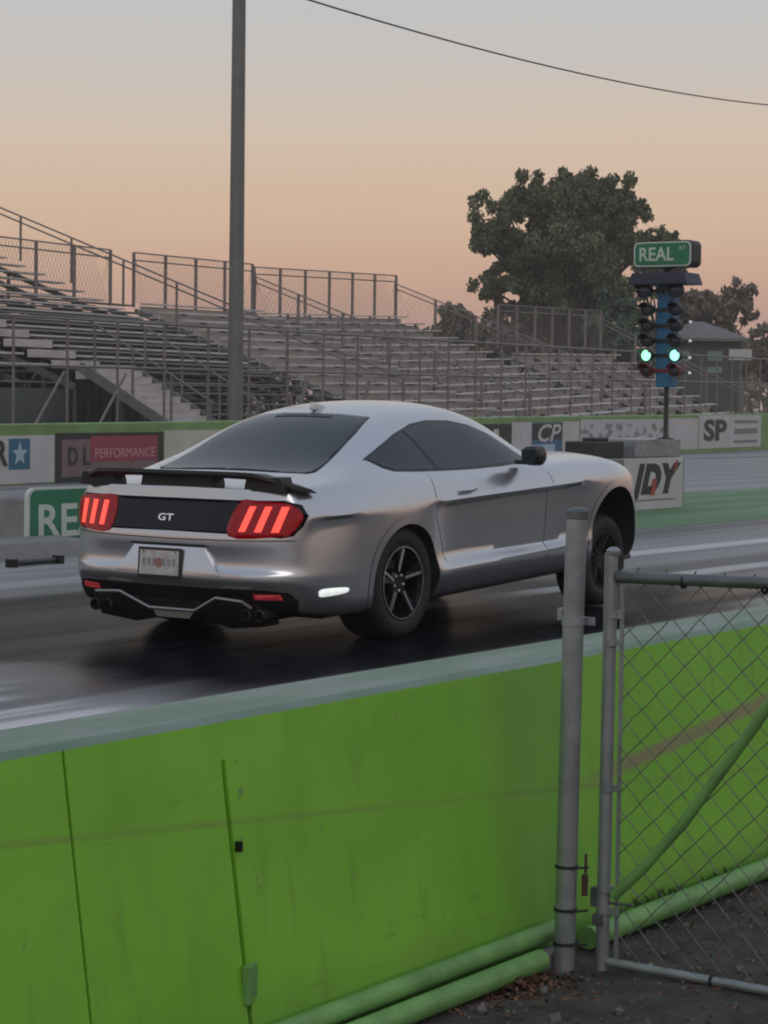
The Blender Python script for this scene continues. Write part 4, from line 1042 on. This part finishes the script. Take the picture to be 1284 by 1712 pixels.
# side glass
DLO = [(-.135, 1.085), (-.06, 1.035), (.03, 1.008), (.28, .993), (.53, .982), (.9, .970), (1.3, .967), (1.62, .972), (1.70, .985), (1.56, 1.075), (1.40, 1.165), (1.2, 1.235), (1.0, 1.270), (.75, 1.282), (.55, 1.268), (.3, 1.215), (.08, 1.150)]
QG = [(-.11, 1.083), (-.045, 1.04), (.04, 1.018), (.28, 1.003), (.485, .994), (.44, 1.09), (.385, 1.222), (.3, 1.200), (.08, 1.138)]
DG = [(.515, .992), (.9, .980), (1.3, .977), (1.60, .982), (1.67, .988), (1.55, 1.066), (1.39, 1.153), (1.19, 1.222), (.99, 1.256), (.75, 1.268), (.56, 1.256), (.415, 1.228), (.47, 1.09)]
for sd in ('right', 'left'):
    tr = conform('window_trim', DLO, sd, M['trim'], .003)
    conform('quarter_glass', QG, sd, M['glassdark'], .0055, tr, skirt=.003)
    conform('door_glass', DG, sd, M['glassdark'], .0055, tr, skirt=.003)
    for nm, pts, w in (('door_seam', [(.36, .97), (.33, .85), (.36, .70), (.47, .52), (.50, .42)], .006), ('door_seam', [(1.78, .93), (1.80, .75), (1.78, .5), (1.72, .32)], .006)):
        conform(nm, strip(pts, w), sd, M['gap'], .0008, skirt=0)
    conform('side_marker', smoothpoly([(-.83, .352), (-.815, .383), (-.63, .378), (-.60, .362), (-.63, .345), (-.80, .338)], 3), sd, M['marker'] if sd == 'right' else M['reflector'], .004)
    # arch lips
    for (cx, cz, rr) in ARCH:
        ring = []
        a0, a1 = -18, 198
        for i in range(28): a = R(a0+(a1-a0)*i/27); ring.append((cx+(rr+.001)*cos(a), cz+(rr+.001)*sin(a)))
        for i in range(28): a = R(a1+(a0-a1)*i/27); ring.append((cx+(rr+.045)*cos(a), cz+(rr+.05)*sin(a)))
        ring = [(u, max(v, .235)) for u, v in ring]
        conform('arch_lip', ring, sd, M['paint'], .004, skirt=0)
# rear glass and windscreen
RG = [(-.53, 0), (-.52, .35), (-.495, .56), (-.45, .59), (.10, .505), (.35, .44), (.325, .30), (.30, 0)]
RG = RG+[(u, -v) for u, v in RG[::-1] if v != 0]
rg_ = conform('rear_window', RG, 'top', M['glassdark'], .003)
conform('high_stop_lamp', [(.24, .21), (.24, -.21), (.285, -.205), (.285, .205)], 'top', M['trim'], .007, rg_)
WS = [(1.33, .44), (1.42, 0), (1.33, -.44), (1.82, -.56), (2.02, -.45), (2.10, 0), (2.02, .45), (1.82, .56)]
conform('windscreen', WS, 'top', M['glassdark'], .003)
b = MB(); b.prism([(.16, 0), (.34, 0), (.30, .018), (.19, .05), (.17, .052)], lambda u, v, d: Vector((u+.18, d, v+1.355)), -.018, .018); b.build('roof_antenna', M['paint'], car, bevel=.006, smooth=True)
# tail
PAN = [(0, .709), (.50, .704), (.74, .686), (.80, .698), (.838, .75), (.852, .81), (.822, .872), (.745, .898), (.46, .896), (0, .897)]
PAN = PAN+[(-u, v) for u, v in PAN[::-1] if u != 0]
conform('deck_panel', PAN, 'rear', M['panelblack'], .004)
text_mesh('badge', 'GT', .058, (-1.078, .04, .782), (0, -1, 0), (.28, 0, 1), M['polish'], car, .004, bold=.001, width=.115)
def tail(s):
    out = [(s*(.47 if s > 0 else .43), .693), (s*(.44 if s > 0 else .475), .885), (s*.60, .892), (s*.735, .885), (s*.80, .862), (s*.835, .81), (s*.82, .755), (s*.785, .708), (s*.74, .696)]
    out = smoothpoly(out, 4)
    h = conform('tail_lamp', out, 'rear', M['tail_dark'], .009, step=.03)
    for k in range(3):
        yb = s*(.535+.098*k) if s > 0 else s*(.515+.096*k); yt = s*(.520+.098*k) if s > 0 else s*(.565+.094*k); w = .020
        conform('light_bar', [(yb-w, .718), (yt-w, .862), (yt+w, .862), (yb+w, .718)], 'rear', M['tail_lit'], .013, h, step=.03, skirt=.004)
tail(1); tail(-1)
conform('bumper_seam', strip([(-.84, .672), (0, .664), (.84, .672)], .006), 'rear', M['gap'], .0008, skirt=0)
# plate recess and plate
conform('plate_recess', [(.31, .630), (.23, .618), (-.23, .618), (-.31, .630), (-.26, .636), (.26, .636)], 'rear', M['gap'], .001, skirt=0)
b = MB(); b.prism([(.35, .50), (.26, .622), (-.26, .622), (-.35, .50), (-.40, .462), (.40, .462)], lambda u, v, d: Vector((d+(v-.46)*.16, u, v)), -1.08, -1.137)
b.build('plate_surround', M['paint'], car, bevel=.008, smooth=True)
pr = MB(); pr.box((-1.136, .045, .522), (.010, .325, .175), Euler((0, R(6), 0)).to_matrix()); pf = pr.build('plate_frame', M['trim'], car, bevel=.003)
b = MB(); b.box((-1.1425, .045, .522), (.004, .292, .142), Euler((0, R(6), 0)).to_matrix()); b.build('plate', M['plate'], pf)
b = MB(); b.lathe([(0, -.0030), (.030, -.0030), (.032, 0)], (-1.1445, .045, .520), 'X', 14); b.build('plate_emblem', M['orange'], pf)
b = MB()
for i in range(7):
    if i == 3: continue
    b = MB(); y = .045+(i-3)*.037; b.box((-1.1455, y, .524), (.003, .020, .045)); b.build('plate_mark', M['plateink'], pf)
for y in (-.075, .165):
    for z in (.468, .582):
        b = MB(); b.lathe([(0, -.004), (.009, -.003), (.010, 0)], (-1.146-(.468-z)*.1, y, z), 'X', 10); b.build('plate_bolt', M['tie'], pf)
# lower valance
VAL = [(-.66, .392), (.66, .392), (.78, .375), (.815, .33), (.80, .262), (.70, .235), (-.70, .235), (-.80, .262), (-.815, .33), (-.78, .375)]
conform('rear_valance', VAL, 'rear', M['valance'], .006)
b = MB(); b.prism([(.60, .30), (.62, .17), (.36, .14), (.20, .17), (-.20, .17), (-.36, .14), (-.62, .17), (-.60, .30)], lambda u, v, d: Vector((d+(.3-v)*.5, u, v)), -1.07, -.92); dif = b.build('diffuser', M['valance'], car, bevel=.01, smooth=True)
trimpts = [(.58, .285), (.545, .325), (.36, .335), (.17, .245), (-.17, .245), (-.36, .335), (-.545, .325), (-.58, .285)]
b = MB(); b.tube([(-1.128 if v > .3 else -1.085, u, v) for u, v in trimpts], .011, 8); b.build('diffuser_trim', M['chrome'], dif, True)
b = MB(); b.prism([(.16, .243), (-.16, .243), (-.12, .195), (.12, .195)], lambda u, v, d: Vector((d, u, v)), -1.078, -1.05); b.build('diffuser_plate', M['chrome'], dif)
for y in (.62, .52, -.52, -.62):
    b = MB(); b.lathe([(.036, .22), (.038, 0), (.032, -.004), (.030, .05), (.028, .2)], (-1.06, y, .235), 'X', 18); b.build('exhaust_tip', M['tie'], car, True)
for y in (.25, -.25, .0):
    b = MB(); b.prism([(-1.06, .24), (-.90, .16), (-.90, .24)], lambda u, v, d: Vector((u, d, v)), y-.008, y+.008); b.build('diffuser_fin', M['valance'], dif)
for s in (-1, 1):
    conform('rear_reflector', [(s*.58, .335), (s*.58, .366), (s*.73, .366), (s*.74, .335)], 'rear', M['reflector'], .012, skirt=.006)
# spoiler: raised blade on three pedestals
b = MB(); ys = [-.845, -.79, -.70, -.58, -.40, -.2, 0, .2, .40, .58, .70, .79, .845]; sec = []
for y in ys:
    u = abs(y); dz = 0 if u < .55 else -.092*((u-.55)/.295)**1.2; dx = 0 if u < .4 else .17*((u-.4)/.445)**2.2
    zt = 1.046+dz; th = .034 if u < .8 else .016
    sec.append([(-1.075+dx, y, zt+.016), (-1.078+dx, y, zt-.004), (-1.06+dx, y, zt-th+.010), (-.90+dx*.5, y, zt-th-.004), (-.865+dx*.45, y, zt-.022), (-.93+dx*.5, y, zt+.004)])
vs_ = [p for s_ in sec for p in s_]; m_ = 6; f_ = []
for i in range(len(ys)-1):
    for k in range(m_): f_.append((i*m_+k, i*m_+(k+1) % m_, (i+1)*m_+(k+1) % m_, (i+1)*m_+k))
f_ += [tuple(range(m_)), tuple((len(ys)-1)*m_+k for k in range(m_))]
b.add(vs_, f_); spo = b.build('spoiler', M['valance'], car, smooth=True, angle=50)
for y0, y1 in ((.50, .74), (-.25, .27), (-.74, -.50)):
    b = MB(); b.prism([(y0, 1.03), (y1, 1.03), (y1+.02, .950), (y0-.02, .950)], lambda u, v, d: Vector((d, u, v)), -1.005, -.90); b.build('pedestal', M['valance'], spo)
# door handles and mirrors
for s in (-1, 1):
    b = MB(); b.tube([(.60, s*.935, .853), (.64, s*.962, .856), (.76, s*.962, .857), (.80, s*.938, .855)], [.010, .012, .012, .010], 8); b.build('door_handle', M['paint'], car, True)
    b = MB(); b.box((1.47, s*.90, .985), (.07, .10, .03)); 
    sect = [(0, .045, .03), (.03, .085, .055), (.10, .095, .062), (.16, .07, .045), (.19, .03, .02)]
    vs_ = []; f_ = []; n = 14
    for (dx, ry, rz) in sect:
        for k in range(n):
            a = 2*pi*k/n; ca, sa = cos(a), sin(a)
            vs_.append((1.385+dx*.9, s*(.985+ry*.76*math.copysign(abs(ca)**.6, ca)), 1.030+rz*1.12*math.copysign(abs(sa)**.6, sa)))
    for i in range(len(sect)-1):
        for k in range(n): f_.append((i*n+k, i*n+(k+1) % n, (i+1)*n+(k+1) % n, (i+1)*n+k))
    f_ += [tuple(range(n)), tuple((len(sect)-1)*n+k for k in range(n))]
    b.add(vs_, f_); mo = b.build('door_mirror', M['trim'], car, True)
    b = MB(); b.box((1.382, s*.985, 1.030), (.006, .105, .085)); b.build('mirror_glass', M['glassdark'], mo, bevel=.002)
# front lip seen past the wheel, underbody
b = MB(); b.prism([(-.74, .17), (.74, .17), (.72, .26), (-.72, .26)], lambda u, v, d: Vector((d, u, v)), 3.02, 3.30); b.build('front_lip', M['valance'], car, bevel=.01)
b = MB(); b.box((1.3, 0, .19), (3.6, 1.3, .06)); b.tube([(-.95, .45, .2), (.5, .4, .17), (2.2, .3, .18)], .035, 8); b.tube([(-.95, -.45, .2), (.5, -.4, .17), (2.2, -.3, .18)], .035, 8); b.tube([(0, -.75, .33), (0, .75, .33)], .05, 8); b.build('underbody', M['valance'], car)
def wheel(cx, cy, cz, Rt, wd_, rr, steer=0.0, nsp=5, spin=0.0, dark=False):
    s = -1 if cy < 0 else 1     # outer face points to s*y
    prof = lambda t: s*t
    b = MB(); b.cur = 0
    # rim barrel: lathe about y, h is distance inward from the outer face
    pr_ = [(rr*1.00, .012), (rr*1.02, -.004), (rr*.97, -.006), (rr*.93, .02), (rr*.86, .09), (rr*.84, wd_-.02), (rr*1.0, wd_)]
    b.lathe([(r, -s*h) for r, h in pr_], (0, 0, 0), 'Y', 40)
    b.lathe([(0, -s*.03), (.055, -s*.03), (.075, -s*.045), (.085, -s*.10), (0, -s*.10)], (0, 0, 0), 'Y', 20)
    for k in range(nsp):
        a = spin+2*pi*k/nsp
        for dlt in (-.11, .11):
            u = Vector((cos(a+dlt*.2), 0, sin(a+dlt*.2))); p0 = u*.05+Vector((0, -s*.045, 0)); e = Vector((cos(a+dlt), 0, sin(a+dlt)))*rr*.95+Vector((0, -s*.022, 0))
            b.cur = 0; b.bar(p0, e, .026, .030)
        b.cur = 1
        u = Vector((cos(a-.15), 0, sin(a-.15)))
        b.bar(Vector((cos(a), 0, sin(a)))*.07+Vector((0, -s*.028, 0)), Vector((cos(a-.13), 0, sin(a-.13)))*rr*.93+Vector((0, -s*.005, 0)), .017, .014)
        b.cur = 1; b.lathe([(0, s*.004), (.009, s*.002), (.010, -s*.02)], Vector((cos(a+.6)*.050, -s*.028, sin(a+.6)*.050)), 'Y', 8)
    b.cur = 1
    b.lathe([(rr*.965, -s*-.0065), (rr*.985, -s*-.0068), (rr*.99, -s*-.004)], (0, 0, 0), 'Y', 40)
    w = b.build('wheel', [M['rubber'], M['rubber']] if dark else [M['rim'], M['polish']], car, True, angle=30)
    w.location = (cx, cy, cz); w.rotation_euler = (0, 0, steer)
    b = MB(); tp = [(rr*1.0, .008), (rr*1.06, -.006), (rr+(Rt-rr)*.5, -.012), (rr+(Rt-rr)*.80, -.002), (Rt*.985, .022), (Rt, .05), (Rt*1.002, wd_/2), (Rt, wd_-.05), (Rt*.985, wd_-.022), (rr+(Rt-rr)*.5, wd_+.012), (rr*1.0, wd_-.005)]
    b.lathe([(r, -s*h) for r, h in tp], (0, 0, 0), 'Y', 56); b.build('tyre', M['rubber'], w, True, angle=50)
    b = MB(); b.lathe([(.15, -s*.13), (.15, -s*.15), (.05, -s*.15), (.05, -s*.13), (.15, -s*.13)], (0, 0, 0), 'Y', 28); b.build('brake_disc', M['galv_dark'], w, True)
for s in (-1, 1):
    wheel(0.0, s*.905, .338, .342, .30, .222, spin=.35)
    wheel(2.70, s*.835, .218, .326, .24, .200, steer=.0, spin=.1, dark=True)

# ------------------------------------------------------------------ dusk haze
b = MB(); b.box((-50, 290, 8.5), (1110, 830, 21))
hz = bpy.data.materials.new('dusk haze'); hz.use_nodes = True; t = hz.node_tree; t.nodes.clear()
o_ = t.nodes.new('ShaderNodeOutputMaterial'); v_ = t.nodes.new('ShaderNodeVolumePrincipled')
v_.inputs['Color'].default_value = (.95, .87, .81, 1); v_.inputs['Density'].default_value = .0010
t.links.new(v_.outputs[0], o_.inputs['Volume'])
tag(b.build('haze', hz), kind='stuff')
